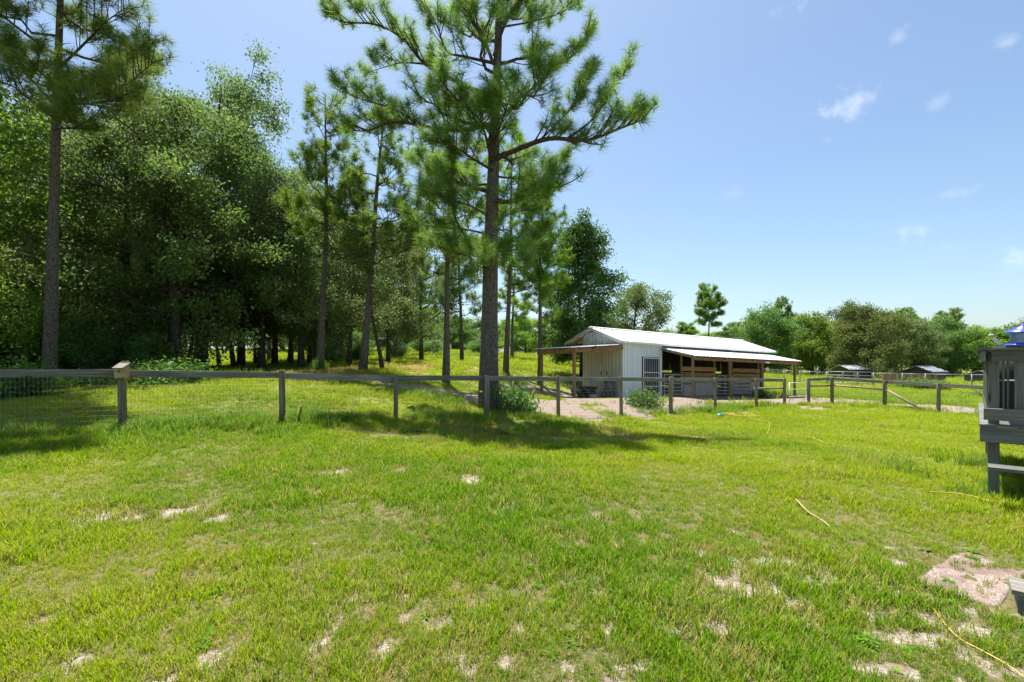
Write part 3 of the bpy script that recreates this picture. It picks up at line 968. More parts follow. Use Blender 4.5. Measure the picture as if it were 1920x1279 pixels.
# woven wire netting: one netting from post to post
wm = MB()
for i in range(len(FZ) - 3):
    (k0, x0, y0, g0, t0), (k1, x1, y1, g1, t1) = FZ[i], FZ[i + 1]
    off = fn * -.072
    A, B = Vector((x0, y0, 0)) + off - F0, Vector((x1, y1, 0)) + off - F0
    n = int((B - A).length / .062)
    for j in range(n):
        s = j / n
        p = A.lerp(B, s)
        gz = g0 + (g1 - g0) * s
        tz = (t0 + (t1 - t0) * s) - .10
        wm.tube([(p.x, p.y, gz - .02), (p.x, p.y, tz)], .0017, 3, False)
    hs = [0.02, .12, .22, .32, .42, .52, .62, .72, .82, .92, 1.02, 1.1]
    for h in hs:
        wm.tube([(A.x, A.y, g0 + h), (B.x, B.y, g1 + h)], .0018, 3, False)
wmo = wm.build('wire_netting', 'wire', fence)
wmo['kind'] = 'stuff'

# fence turning away past the gate
fence2 = thing('corner_fence', 'weathered wooden fence with slanting brace beside the dirt track', 'fence', (16.67, 25, 0))
F2 = Vector((16.67, 25, 0))
P2 = []
for px, Y, top in ((1516, 24.8, .90), (1560, 25.0, .94), (1659, 22.5, .875), (1760, 19.8, .85), (1893, 17.1, .84), (2060, 14.4, .84), (2280, 11.8, .84)):
    g = gx(px, Y)
    P2.append((g.x, g.y, g.z, top))
for i, (x, y, g, top) in enumerate(P2):
    rr = .085 if i < 3 else .07
    MB().tube([Vector((x, y, g - .3)) - F2, Vector((x, y, top - .012)) - F2, Vector((x, y, top)) - F2], [rr, rr * .97, rr * .9], 12, True, .05, i + 40).build('post', 'post', fence2)
for i in range(len(P2) - 1):
    x0, y0, g0, t0 = P2[i]
    x1, y1, g1, t1 = P2[i + 1]
    d = Vector((x1 - x0, y1 - y0, 0)).normalized()
    nb = Vector((-d.y, d.x, 0)) * .1
    a, b = Vector((x0, y0, t0 - .085)) + nb - F2, Vector((x1, y1, t1 - .085)) + nb - F2
    MB().beam(a + d * .004, b - d * .004, .038, .145).build('rail', 'fence', fence2)
    if i < 2:
        MB().tube([Vector((x0, y0, t0 - .42)) - F2, Vector((x1, y1, t1 - .44)) - F2], .045, 10).build('lower_rail', 'post', fence2)
x0, y0, g0, t0 = P2[2]
x1, y1, g1, t1 = P2[3]
MB().tube([Vector((x0, y0, t0 - .40)) - F2, Vector((x0 + (x1 - x0) * .80, y0 + (y1 - y0) * .80, g1 - .02)) - F2], .048, 10).build('brace', 'post', fence2)
wm = MB()
for i in range(len(P2) - 1):
    x0, y0, g0, t0 = P2[i]
    x1, y1, g1, t1 = P2[i + 1]
    d = Vector((x1 - x0, y1 - y0, 0)).normalized()
    nb = Vector((-d.y, d.x, 0)) * .07
    A, B = Vector((x0, y0, 0)) + nb - F2, Vector((x1, y1, 0)) + nb - F2
    n = int((B - A).length / .1)
    for j in range(n):
        p = A.lerp(B, j / n)
        wm.tube([(p.x, p.y, g0 + (g1 - g0) * j / n), (p.x, p.y, t0 - .1)], .0013, 3, False)
    for h in (.05, .2, .35, .5, .65, .8, .95):
        wm.tube([(A.x, A.y, g0 + h), (B.x, B.y, g1 + h)], .0017, 3, False)
wmo = wm.build('wire_netting', 'wire', fence2)
wmo['kind'] = 'stuff'

# small metal gate between the two fences
ga, gb = gx(1480, 23.95), gx(1512, 24.7)
gt = thing('paddock_gate', 'narrow silver metal pipe gate between the two wooden fences', 'gate', ga)
v = gb - ga
v.z = 0
gf = MB()
zt = 1.12
gf.tube([(0, 0, .06), (0, 0, zt), (v.x, v.y, zt - .03), (v.x, v.y, .06), (0, 0, .06)], .022, 8)
gf.build('frame', 'pipe', gt)
for h in (.42, .78):
    MB().tube([(0, 0, h), (v.x, v.y, h)], .016, 6).build('crossbar', 'pipe', gt)
gw = MB()
for j in range(1, 9):
    p = v * (j / 9)
    gw.tube([(p.x, p.y, .06), (p.x, p.y, zt - .02)], .003, 3, False)
for h in (.14, .22, .30, .52, .62, .72, .9, 1.0):
    gw.tube([(0, 0, h), (v.x, v.y, h)], .003, 3, False)
gw.build('wire_panel', 'galv', gt)

# birdhouse on the tall post
k, x, y = fence_at(230)
bh = thing('birdhouse', 'small wooden birdhouse with sloping lid fixed on the fence post', 'birdhouse', Vector((x, y, rail_z(k))) + fn * .13, math.atan2(fd.y, fd.x) - .50)
bm_ = MB()
w_, d_, z0, zf, zb = .088, .085, -.165, .03, .115
bm_.add([(-w_, -d_, z0), (w_, -d_, z0), (w_, -d_, zf), (-w_, -d_, zf), (-w_, d_, z0), (w_, d_, z0), (w_, d_, zb), (-w_, d_, zb)],
        [(0, 1, 2, 3), (5, 4, 7, 6), (1, 5, 6, 2), (4, 0, 3, 7), (4, 5, 1, 0), (3, 2, 6, 7)])
bm_.build('box', 'cedar', bh)
MB().tube([(0, -d_ - .0035, -.035), (0, -d_ + .002, -.035)], .021, 16).build('entrance_hole', 'black', bh)
MB().beam((0, -d_ - .045, zf + .0), (0, d_ + .012, zb + .022), .205, .016).build('lid', 'fence', bh)
MB().beam((0, d_ + .011, z0 - .05), (0, d_ + .011, zb + .06), .14, .018, (0, 1, 0)).build('back_board', 'cedar', bh)

# leaning dark stake by the fence
p = gpt(556, 800)
st = MB()
st.beam((0, 0, -.05), (.10, .03, .44), .034, .006, (0, 1, 0)).beam((0.003, .012, -.05), (.103, .042, .44), .006, .03, (0, 1, 0))
for j in range(5):
    z = .08 + j * .075
    st.box(.2 * z - .012 + .0, .2 * z + .022, -.004 + .06 * z, .008 + .06 * z, z, z + .014)
tag(st.build('steel_stake', 'black', None, None, p), 'short dark metal stake leaning in the grass by the fence', 'stake')

# ------------------------------------------------------------------ deck at the right edge
DX, DY = 6.02, 6.0
dg = hz(DX, DY)
deck = thing('deck', 'raised grey painted wooden deck with railing at the right edge', 'deck', (DX, DY, dg), R(-44))
FL = .90


def dk_at(x, y):
    c, s = math.cos(R(-44)), math.sin(R(-44))
    return DX + x * c - y * s, DY + x * s + y * c


for i, (x, y) in enumerate(((0, 0), (1.25, .05), (2.5, 0), (0.02, 2.0), (2.5, 2.0), (0.02, 4.0), (2.5, 4.0))):
    MB().beam((x, y, -.35), (x, y, FL - .03), .105, .105, (0, 1, 0), .06).build('support_post', 'deck', deck)
MB().beam((-.12, -.10, FL - .10), (3.2, -.10, FL - .10), .045, .19).build('rim_joist', 'deck', deck)
MB().beam((-.10, -.07, FL - .105), (-.10, 4.2, FL - .105), .045, .18).build('rim_joist', 'deck', deck)
for j in range(8):
    x = .3 + j * .4
    MB().beam((x, -.07, FL - .11), (x, 4.2, FL - .11), .045, .15).build('joist', 'deck', deck)
for j in range(30):
    y = -.05 + j * .147
    MB().beam((-.125, y, FL + .013), (3.2, y, FL + .013), .138, .026).build('floor_board', 'deck', deck)
for x, y in ((0, 0), (1.7, 0), (3.2, 0), (0, 2.0), (0, 4.0)):
    MB().beam((x, y, FL + .03), (x, y, 1.83), .10, .10, (0, 1, 0), .06).build('rail_post', 'deck', deck)
MB().beam((-.02, -.10, 1.865), (3.3, -.10, 1.865), .15, .040, (0, 0, 1)).build('cap_rail', 'deck', deck)
MB().beam((-.02, -.10, 1.775), (3.3, -.10, 1.775), .04, .135).build('top_rail', 'deck', deck)
MB().beam((-.09, -.17, 1.866), (-.09, 4.2, 1.866), .13, .040).build('cap_rail', 'deck', deck)
MB().beam((-.09, -.12, 1.77), (-.09, 4.2, 1.77), .04, .14).build('top_rail', 'deck', deck)
MB().beam((-.09, -.10, 1.055), (3.3, -.10, 1.055), .045, .145).build('lower_rail', 'deck', deck)
MB().beam((-.045, .08, 1.06), (-.045, 4.2, 1.06), .04, .14).build('lower_rail', 'deck', deck)
for j in range(26):
    y = .16 + j * .15
    if min(abs(y - 2), abs(y - 4)) > .1:
        MB().beam((-.045, y, 1.0), (-.045, y, 1.82), .035, .035, (0, 1, 0)).build('baluster', 'deck', deck)
for j in range(10):
    x = .22 + j * .29
    MB().beam((x, -.06, 1.0), (x, -.06, 1.82), .085 if j == 0 else .04, .035, (0, 1, 0)).build('baluster', 'deck', deck)
for x in (.085, .125):
    MB().beam((x, .0, 1.0), (x, .0, 1.82), .02, .035, (0, 1, 0)).build('baluster', 'deck', deck)
MB().beam((.34, -.03, 1.76), (.90, -.03, 1.12), .035, .07, (0, 1, 0)).build('brace', 'deck', deck)
MB().beam((-.06, -.62, .48), (1.6, -.62, .48), .26, .042).build('stair_tread', 'deck', deck)
MB().beam((.35, -.62, -.3), (.35, -.62, .457), .09, .09, (0, 1, 0)).build('tread_leg', 'deck', deck)
MB().beam((1.4, -.62, -.3), (1.4, -.62, .457), .09, .09, (0, 1, 0)).build('tread_leg', 'deck', deck)

gr = thing('covered_grill', 'black covered barbecue grill standing on the deck behind the railing', 'grill', (*dk_at(.45, 1.2), dg + FL + .028), R(-44))
gb_ = MB()
NV = 28
prof = [(.40, .28, 0.0), (.42, .30, .30), (.43, .31, .62), (.38, .28, .80), (.26, .20, .92), (.05, .05, .96)]
vv, ff = [], []
for a_, b_, z_ in prof:
    for q in range(NV):
        an = 2 * math.pi * q / NV
        cx_, sx_ = math.cos(an), math.sin(an)
        fo = 1 + .03 * math.sin(7 * an + z_ * 3) * (1 - z_)
        vv.append((math.copysign(abs(cx_) ** .45, cx_) * a_ * fo, math.copysign(abs(sx_) ** .45, sx_) * b_ * fo, z_))
for i in range(len(prof) - 1):
    for q in range(NV):
        ff.append((i * NV + q, i * NV + (q + 1) % NV, (i + 1) * NV + (q + 1) % NV, (i + 1) * NV + q))
ff += [tuple(range(NV - 1, -1, -1)), tuple((len(prof) - 1) * NV + q for q in range(NV))]
gb_.add(vv, ff, None, True)
gb_.build('cover', 'black', gr)
MB().tube([(-.40, -.33, .52), (.40, -.33, .52)], .012, 8).build('handle', 'galv', gr)

fe = thing('bird_feeder', 'blue lidded plastic feeder standing on the deck railing', 'feeder', (*dk_at(.25, -.10), dg + 1.887))
MB().lathe([(.21, 0), (.225, .012), (.215, .03), (.15, .045), (.14, .05)], 28).build('base_tray', 'blue', fe)
MB().lathe([(.148, .05), (.152, .10), (.152, .17), (.150, .195)], 28, cap=False).build('tank', 'clear_blue', fe)
ld = MB().lathe([(.225, .188), (.22, .20), (.165, .232), (.125, .243), (.12, .262), (.06, .272), (.055, .285), (.02, .29)], 28).build('lid', 'blue', fe)
MB().lathe([(.03, .287), (.034, .30), (.02, .312)], 14).build('knob', 'blue', ld)
fe.scale = (.76, .76, .86)
nz_ = thing('spray_nozzle', 'small white hose nozzle sticking up from the deck railing', 'nozzle', (*dk_at(.0, -.10), dg + 1.886))
MB().tube([(.10, 0, .008), (.05, 0, .055), (-.005, 0, .115), (-.02, 0, .135)], [.012, .015, .016, .013], 10).build('barrel', 'pipe', nz_)
MB().lathe([(.012, -.01), (.026, 0), (.03, .018), (.022, .034), (.008, .036)], 12, (-.026, 0, .125)).build('head', 'concrete', nz_)
MB().tube([(.04, 0, .065), (.055, 0, .10), (.09, 0, .11)], .006, 6).build('trigger', 'black', nz_)

# low step at the lower right corner
sp = gpt(1897, 1152)
step = thing('wooden_step', 'low grey wooden step at the lower right corner', 'step', sp, R(-42))
for j in range(2):
    MB().beam((.0, .07 + j * .145, .135), (1.2, .07 + j * .145, .135), .138, .036).build('tread_board', 'fence', step)
MB().beam((.03, .03, .05), (1.2, .03, .05), .036, .13).build('riser', 'deck', step)
MB().beam((.05, .05, .05), (.05, .28, .05), .036, .13).build('side_board', 'deck', step)

# worn mat
m0 = [gpt(1715, 1090), gpt(1800, 1034), gpt(1935, 1066), gpt(1868, 1138)]
mb_ = MB()
cen = sum(m0, Vector()) / 4
N_ = 16
grid = []
for i in range(N_ + 1):
    for j in range(N_ + 1):
        a = m0[0].lerp(m0[1], i / N_).lerp(m0[3].lerp(m0[2], i / N_), j / N_)
        ed = .13 * (vnoise(np.array([a.x * 7]), np.array([a.y * 7]), 3)[0] - .5) * (1 if i in (0, N_) or j in (0, N_) else .2)
        a = a + Vector((ed, ed, 0))
        a.z = hz(a.x, a.y) - .004 + .008 * vnoise(np.array([a.x * 5]), np.array([a.y * 5]), 9)[0]
        grid.append(a - cen)
fq = [(i * (N_ + 1) + j, (i + 1) * (N_ + 1) + j, (i + 1) * (N_ + 1) + j + 1, i * (N_ + 1) + j + 1) for i in range(N_) for j in range(N_)]
rim = [i * (N_ + 1) for i in range(N_ + 1)] + [N_ * (N_ + 1) + j for j in range(1, N_ + 1)] + [i * (N_ + 1) + N_ for i in range(N_ - 1, -1, -1)] + [j for j in range(N_ - 1, 0, -1)]
low = [grid[i] - Vector((0, 0, .03)) for i in rim]
nb_ = len(grid)
mb_.add(grid + low, [q[::-1] for q in fq] + [(rim[i], rim[(i + 1) % len(rim)], nb_ + (i + 1) % len(rim), nb_ + i) for i in range(len(rim))], None, True)
tag(mb_.build('floor_mat', 'mat', None, None, cen), 'worn faded red mat half covered with sand on the grass', 'mat')


# hoses, stick, clods
def smooth_path(pts, n=8):
    out = []
    for i in range(len(pts) - 1):
        p0, p1, p2, p3 = pts[max(i - 1, 0)], pts[i], pts[i + 1], pts[min(i + 2, len(pts) - 1)]
        for j in range(n):
            t = j / n
            out.append(.5 * ((2 * p1) + (p2 - p0) * t + (2 * p0 - 5 * p1 + 4 * p2 - p3) * t * t + (3 * p1 - p0 - 3 * p2 + p3) * t ** 3))
    return out + [pts[-1]]


def on_ground(pts, h):
    return [Vector((p.x, p.y, hz(p.x, p.y) + h + .008 * math.sin(p.x * 9 + p.y * 7))) for p in pts]


cc = gpt(1392, 782)
rh = random.Random(8)
loop = []
for i in range(60):
    a = i * .62
    r_ = .30 + .25 * rh.random()
    loop.append(cc + Vector((math.cos(a) * r_ * 1.25 + rh.uniform(-.12, .12), math.sin(a) * r_ + rh.uniform(-.1, .1), 0)))
loop += [gpt(1405, 788), gpt(1440, 797), gpt(1442, 812), gpt(1440, 821), gpt(1480, 820), gpt(1515, 825), gpt(1545, 836)]
hp = on_ground(smooth_path(loop, 5), .075)
hp = [p + Z * (.0012 * (i % 40)) for i, p in enumerate(hp)]
tag(MB().tube([p - cc for p in hp], [.012] * (len(hp) - 34) + [.006] * 34, 7).build('garden_hose', 'yellow', None, None, cc), 'tangled yellow garden hose heaped on the lawn near the gate', 'hose')
h2 = [gpt(*q) for q in ((1690, 1092), (1722, 1120), (1752, 1150), (1775, 1180), (1800, 1205), (1838, 1228), (1880, 1252), (1930, 1285))]
o_ = h2[0].copy()
tag(MB().tube([p - o_ for p in on_ground(smooth_path(h2, 8), .016)], .0038, 7).build('garden_hose', 'yellow', None, None, o_), 'thin yellow hose trailing over the grass to the lower right corner', 'hose')
h3 = [gpt(*q) for q in ((1745, 928), (1790, 931), (1830, 938), (1858, 948), (1890, 946), (1935, 944))]
o_ = h3[0].copy()
tag(MB().tube([p - o_ for p in on_ground(smooth_path(h3, 8), .045)], .007, 7).build('garden_hose', 'yellow', None, None, o_), 'yellow hose in the grass at the foot of the deck post', 'hose')
tp = gpt(1350, 783)
tt = thing('plastic_tub', 'small teal plastic tub lying on the grass beside the yellow hose', 'tub', tp, .3)
MB().lathe([(.145, 0), (.16, .04), (.155, .12), (.12, .175), (.05, .195), (.01, .197)], 20).build('shell', 'teal', tt)
MB().tube([(.10, 0, .15), (.19, 0, .13), (.21, 0, .07)], .016, 8).build('handle', 'teal', tt)
for c in tt.children:
    c.scale = (1.0, .8, .85)
s0, s1, s2 = gpt(1492, 945), gpt(1520, 970), gpt(1558, 998)
tag(MB().tube([p - s0 for p in on_ground(smooth_path([s0, s1, s2], 6), .045)], [.009] * 6 + [.007] * 6 + [.004], 6).build('fallen_stick', 'stick', None, None, s0), 'thin dry stick lying in the lawn', 'stick')


def clod(p, r, label, seed, m='clod'):
    rr = random.Random(seed)
    bm = bmesh.new()
    bmesh.ops.create_icosphere(bm, subdivisions=2, radius=r)
    for v in bm.verts:
        f = 1 + .30 * (rr.random() - .5) + .25 * math.sin(v.co.x / r * 3 + seed)
        v.co = Vector((v.co.x * f * 1.3, v.co.y * f, v.co.z * f * .62))
    me = bpy.data.meshes.new('earth_clod')
    bm.to_mesh(me)
    bm.free()
    o = link_mesh('earth_clod', me, m)
    o.location = p + Z * r * .45
    return tag(o, label, 'clod', 'dark clods by the fence')


for i, (px, py, r, lb) in enumerate(((945, 818, .10, 'large dark earth clod in the shade before the pine'), (912, 812, .08, 'dark clod left of the biggest clod before the pine'),
                                     (785, 812, .06, 'small reddish clod on the lawn edge between pine and post'), (770, 767, .09, 'dark clod just behind the fence right of the third post'),
                                     (706, 776, .07, 'dark clod under the fence netting left of the third post'), (292, 788, .06, 'small dark clod behind the netting right of the birdhouse post'),
                                     (188, 778, .05, 'small dark clod behind the netting left of the birdhouse post'), (434, 777, .07, 'dark clod behind the netting left of the second post'),
                                     (452, 752, .05, 'small clod far behind the netting left of the second post'))):
    clod(gpt(px, py), r, lb, i + 3)

# ------------------------------------------------------------------ far things on the right: chain link fence, pipe gate, sheds, car
CF = [gx(px, Y) for px, Y in ((1405, 46), (1470, 45.5), (1500, 45), (1550, 44.2), (1638, 43.2), (1692, 42.2), (1735, 41.2), (1822, 39.2), (1930, 37), (2060, 35))]
cf = thing('chain_link_fence', 'distant chain link fence with pale top rail across the field', 'fence', CF[0])
for i, p in enumerate(CF):
    MB().tube([p - CF[0] - Z * .2, p - CF[0] + Z * 1.28], .045, 8).build('post', 'galv', cf)
ln = MB()
for i in range(len(CF) - 1):
    if i == 3:
        continue
    a, b = CF[i] - CF[0], CF[i + 1] - CF[0]
    MB().tube([a + Z * 1.22, b + Z * 1.22], .030, 8).build('top_rail', 'galv', cf)
    L = (b - a).length
    n = int(L / .22)
    for j in range(n):
        for s in (0, 1):
            e0, e1 = (j + s) / n, (j + 1 - s) / n
            for q in range(5):
                u0, u1 = e0 + (e1 - e0) * (q % 2), e0 + (e1 - e0) * ((q + 1) % 2)
                ln.tube([a.lerp(b, u0) + Z * (.02 + q * .24), a.lerp(b, u1) + Z * (.02 + q * .24 + .24)], .004, 3, False)
lo = ln.build('wire_mesh', 'galv', cf)
lo['kind'] = 'stuff'
pg = thing('field_gate', 'silver tubular farm gate in the far chain link fence', 'gate', CF[3])
b = CF[4] - CF[3]
b0, b1 = b * .03, b * .97
for h in (.25, .48, .72, .98, 1.30):
    MB().tube([b0 + Z * h, b1 + Z * h], .034, 8).build('crossbar', 'galv', pg)
for s in (.03, .35, .66, .97):
    MB().tube([b * s + Z * .25, b * s + Z * 1.30], .034, 8).build('upright', 'galv', pg)


def shed(px, Y, w, d, h, rise, rz, label, seed, base=None):
    p = gx(px, Y)
    s = thing('field_shed', label, 'shed', p, rz, 'low sheds beyond the far fence')
    n = int(w / .45)
    for (ax, ay, bx, by) in ((-w / 2, -d / 2, w / 2, -d / 2), (-w / 2, d / 2, w / 2, d / 2), (-w / 2, -d / 2, -w / 2, d / 2), (w / 2, -d / 2, w / 2, d / 2)):
        A, B = Vector((ax, ay, 0)), Vector((bx, by, 0))
        L = (B - A).length
        k = max(2, int(L / .6))
        for i in range(k):
            a, b = A.lerp(B, i / k), A.lerp(B, (i + .985) / k)
            top = h
            if ax == bx:
                ym = (a.y + b.y) / 2
                top = h + rise * (1 - abs(ym) / (d / 2)) - .04
            MB().beam((a + b) / 2 - Z * .3, (a + b) / 2 + Z * top, (b - a).length, .04, (B - A).cross(Z)).build('wall_panel', 'shed_wall', s)
    for sgn in (-1, 1):
        rs = MB()
        k = int((w + .6) / .6)
        for i in range(k):
            a = -w / 2 - .3 + i * (w + .6) / k
            b = a + (w + .6) / k - .01
            e = MB()
            e.add([(a, sgn * (d / 2 + .25), h - .12), (b, sgn * (d / 2 + .25), h - .12), (b, 0, h + rise), (a, 0, h + rise)], [(0, 1, 2, 3) if sgn < 0 else (3, 2, 1, 0)])
            e.add([(a, sgn * (d / 2 + .25), h - .15), (b, sgn * (d / 2 + .25), h - .15), (b, 0, h + rise - .03), (a, 0, h + rise - .03)], [(3, 2, 1, 0) if sgn < 0 else (0, 1, 2, 3)])
            e.beam((a, sgn * (d / 2 + .25), h - .10), (a, 0, h + rise + .02), .05, .03)
            e.build('roof_sheet', 'shed_roof', s)
    MB().beam((-w / 2 - .3, 0, h + rise + .02), (w / 2 + .3, 0, h + rise + .02), .2, .04).build('ridge_cap', 'shed_roof', s)
    MB().beam((-w / 2 - .3, -d / 2 - .25, h - .14), (w / 2 + .3, -d / 2 - .25, h - .14), .04, .14).build('fascia', 'shed_wall', s)
    MB().box(-w / 2 + .4, -w / 2 + 1.3, -d / 2 - .05, -d / 2 - .022, 0, h - .3).build('door', 'greyplank', s)
    return s


shed(1594, 58, 2.7, 2.4, 1.25, .42, .25, 'low pale roofed shed behind the far tubular gate', 1)
shed(1733, 56, 3.6, 2.7, 1.22, .55, .50, 'dark shed with bright grey gable roof beyond the chain link fence', 2)
shed(1850, 52, 3.4, 2.6, .92, .42, .5, 'small dark shed just left of the deck post in the distance', 3)
# board fence below the middle shed
bf = thing('board_fence', 'brown board fence in front of the middle distant shed', 'fence', gx(1660, 50))
for i in range(34):
    p = gx(1655 + i * 2.7, 50) - bf.location
    MB().beam(p - Z * .1, p + Z * (.92 + .02 * (i % 3)), .145, .025, (0, 1, 0)).build('board', 'barnwood' if i % 5 else 'greyplank', bf)
MB().beam(gx(1655, 50) - bf.location + Vector((0, .04, .7)), gx(1747, 50) - bf.location + Vector((0, .04, .7)), .04, .09).build('rail', 'barnwood', bf)


def car(p, rz, label):
    s = thing('parked_car', label, 'car', p, rz)
    prof = [(-2.1, .35), (-2.12, .75), (-1.95, .92), (-1.1, .98), (-.55, 1.42), (.85, 1.46), (1.55, 1.0), (2.05, .9), (2.12, .6), (2.08, .32)]
    mb = MB()
    n = len(prof)
    v = []
    for y, k in ((-.84, 0), (-.70, 1), (.70, 1), (.84, 0)):
        for x, z in prof:
            hi = z > 1.2
            v.append((x * (.97 if k else 1), y * (.86 if hi else 1), z + (.03 if k and hi else 0)))
    f = []
    for r in range(3):
        for i in range(n):
            f.append((r * n + i, r * n + (i + 1) % n, (r + 1) * n + (i + 1) % n, (r + 1) * n + i))
    f += [tuple(range(n - 1, -1, -1)), tuple(3 * n + i for i in range(n))]
    mb.add(v, f, None, False)
    mb.build('body', 'carpaint', s)
    for sy in (-1, 1):
        wv = [(-.85, sy * .80, 1.0), (-.5, sy * .735, 1.36), (.10, sy * .735, 1.39), (.10, sy * .80, 1.0)]
        wv2 = [(.18, sy * .80, 1.0), (.18, sy * .735, 1.39), (.82, sy * .735, 1.39), (1.32, sy * .80, 1.0)]
        for q in (wv, wv2):
            g = MB()
            g.add([(a, b + sy * .012, c) for a, b, c in q], [(0, 1, 2, 3) if sy > 0 else (3, 2, 1, 0)])
            g.build('side_window', 'glass_dark', s)
        for x in (-1.3, 1.3):
            wh = MB().tube([(x, sy * .66, .32), (x, sy * .87, .32)], .32, 18).build('wheel', 'rubber', s)
            MB().tube([(x, sy * .80, .32), (x, sy * .885, .32)], .18, 12).build('rim', 'galv', wh)
    g = MB()
    g.add([(-1.08, -.6, 1.015), (-1.08, .6, 1.015), (-.60, .56, 1.42), (-.60, -.56, 1.42)], [(0, 1, 2, 3)])
    g.build('windscreen', 'glass_dark', s)
    for sy in (-.6, .6):
        MB().box(-2.15, -2.1, sy - .15, sy + .15, .66, .78).build('headlight', 'pipe', s)
    return s


car(gx(1543, 72), 4.35, 'silver car parked beyond the far field fence')
car(gx(818, 68), .2, 'pale car half hidden in the bushes beyond the back lawn')
# trailer on the rise behind the pines
tl = thing('camper_trailer', 'distant dark trailer with white roof between the pine trunks', 'trailer', gx(722, 64) - Vector((0, 0, .45)), .35)
MB().box(-1.0, 1.0, -1.6, 1.6, .45, 1.75).build('body', 'shed_wall', tl)
MB().box(-1.08, 1.08, -1.7, 1.7, 1.753, 1.98).build('roof', 'roof', tl)
MB().box(-.98, -.2, -1.625, -1.602, 1.05, 1.5).build('window', 'glass_dark', tl)
MB().box(.25, .85, -1.625, -1.602, .5, 1.6).build('door', 'pipe', tl)
for x in (-1.02, 1.02):
    MB().tube([(x - .08, 0, .30), (x + .08, 0, .30)], .34, 16).build('wheel', 'rubber', tl)
MB().tube([(0, -1.5, .45), (0, -1.5, -.1)], .04, 8).build('jack_leg', 'galv', tl)

# ------------------------------------------------------------------ trees
def leaf_mesh(name, cen, axis_, side, length, width, tint):
    """one diamond-shaped leaf per row, folded a little along its rib"""
    n = len(cen)
    nrm = np.cross(axis_, side)
    v = np.empty((n, 4, 3))
    v[:, 0] = cen
    mid = cen + axis_ * (length * .48)[:, None] + nrm * (length * .07)[:, None]
    v[:, 1] = mid + side * (width * .5)[:, None]
    v[:, 2] = cen + axis_ * length[:, None]
    v[:, 3] = mid - side * (width * .5)[:, None]
    return poly_mesh(name, v, tint)


def needle_mesh(name, base, dirn, side, length, width, tint):
    n = len(base)
    v = np.empty((n, 3, 3))
    v[:, 0] = base + side * (width * .5)[:, None]
    v[:, 1] = base - side * (width * .5)[:, None]
    v[:, 2] = base + dirn * length[:, None]
    v[:, 2, 2] -= length * .10
    return poly_mesh(name, v, tint)


def poly_mesh(name, v, tint):
    n, k = v.shape[:2]
    me = bpy.data.meshes.new(name)
    me.vertices.add(n * k)
    me.vertices.foreach_set('co', v.astype(np.float32).ravel())
    me.loops.add(n * k)
    me.loops.foreach_set('vertex_index', np.arange(n * k, dtype=np.int32))
    me.polygons.add(n)
    me.polygons.foreach_set('loop_start', np.arange(0, n * k, k, dtype=np.int32))
    me.attributes.new('tint', 'FLOAT', 'POINT').data.foreach_set('value', np.repeat(tint, k).astype(np.float32))
    me.update(calc_edges=True)
    return me


def unit(a):
    return a / np.maximum(np.linalg.norm(a, axis=-1, keepdims=True), 1e-9)


def rand_dirs(rg, n):
    return unit(rg.normal(size=(n, 3)))


def perp(rg, d):
    return unit(np.cross(d, rand_dirs(rg, len(d))))


def clump_needles(rg, clumps, per, length, width):
    """bottle-brush tufts: clumps = [(point, direction, size)]"""
    P = np.array([c[0] for c in clumps], float)
    D = unit(np.array([c[1] for c in clumps], float))
    S = np.array([c[2] for c in clumps], float)
    P, D, S = np.repeat(P, per, 0), np.repeat(D, per, 0), np.repeat(S, per)
    n = len(P)
    along = rg.uniform(-.75, .12, n)
    out = perp(rg, D)
    fwd = rg.uniform(.10, 1.0, n) + (along + .75) * .25
    nd_ = unit(out + D * fwd[:, None])
    base = P + D * (along * S * length * .95)[:, None]
    L = length * S * rg.uniform(.75, 1.12, n)
    ct = np.repeat(rg.uniform(0, 1, len(clumps)), per)
    tint = np.clip(.55 * ct + .45 * rg.random(n), 0, 1)
    return base, nd_, perp(rg, nd_), L, np.full(n, width), tint


def bez(p0, p1, p2, n):
    t = np.linspace(0, 1, n)[:, None]
    return (1 - t) ** 2 * p0 + 2 * t * (1 - t) * p1 + t * t * p2


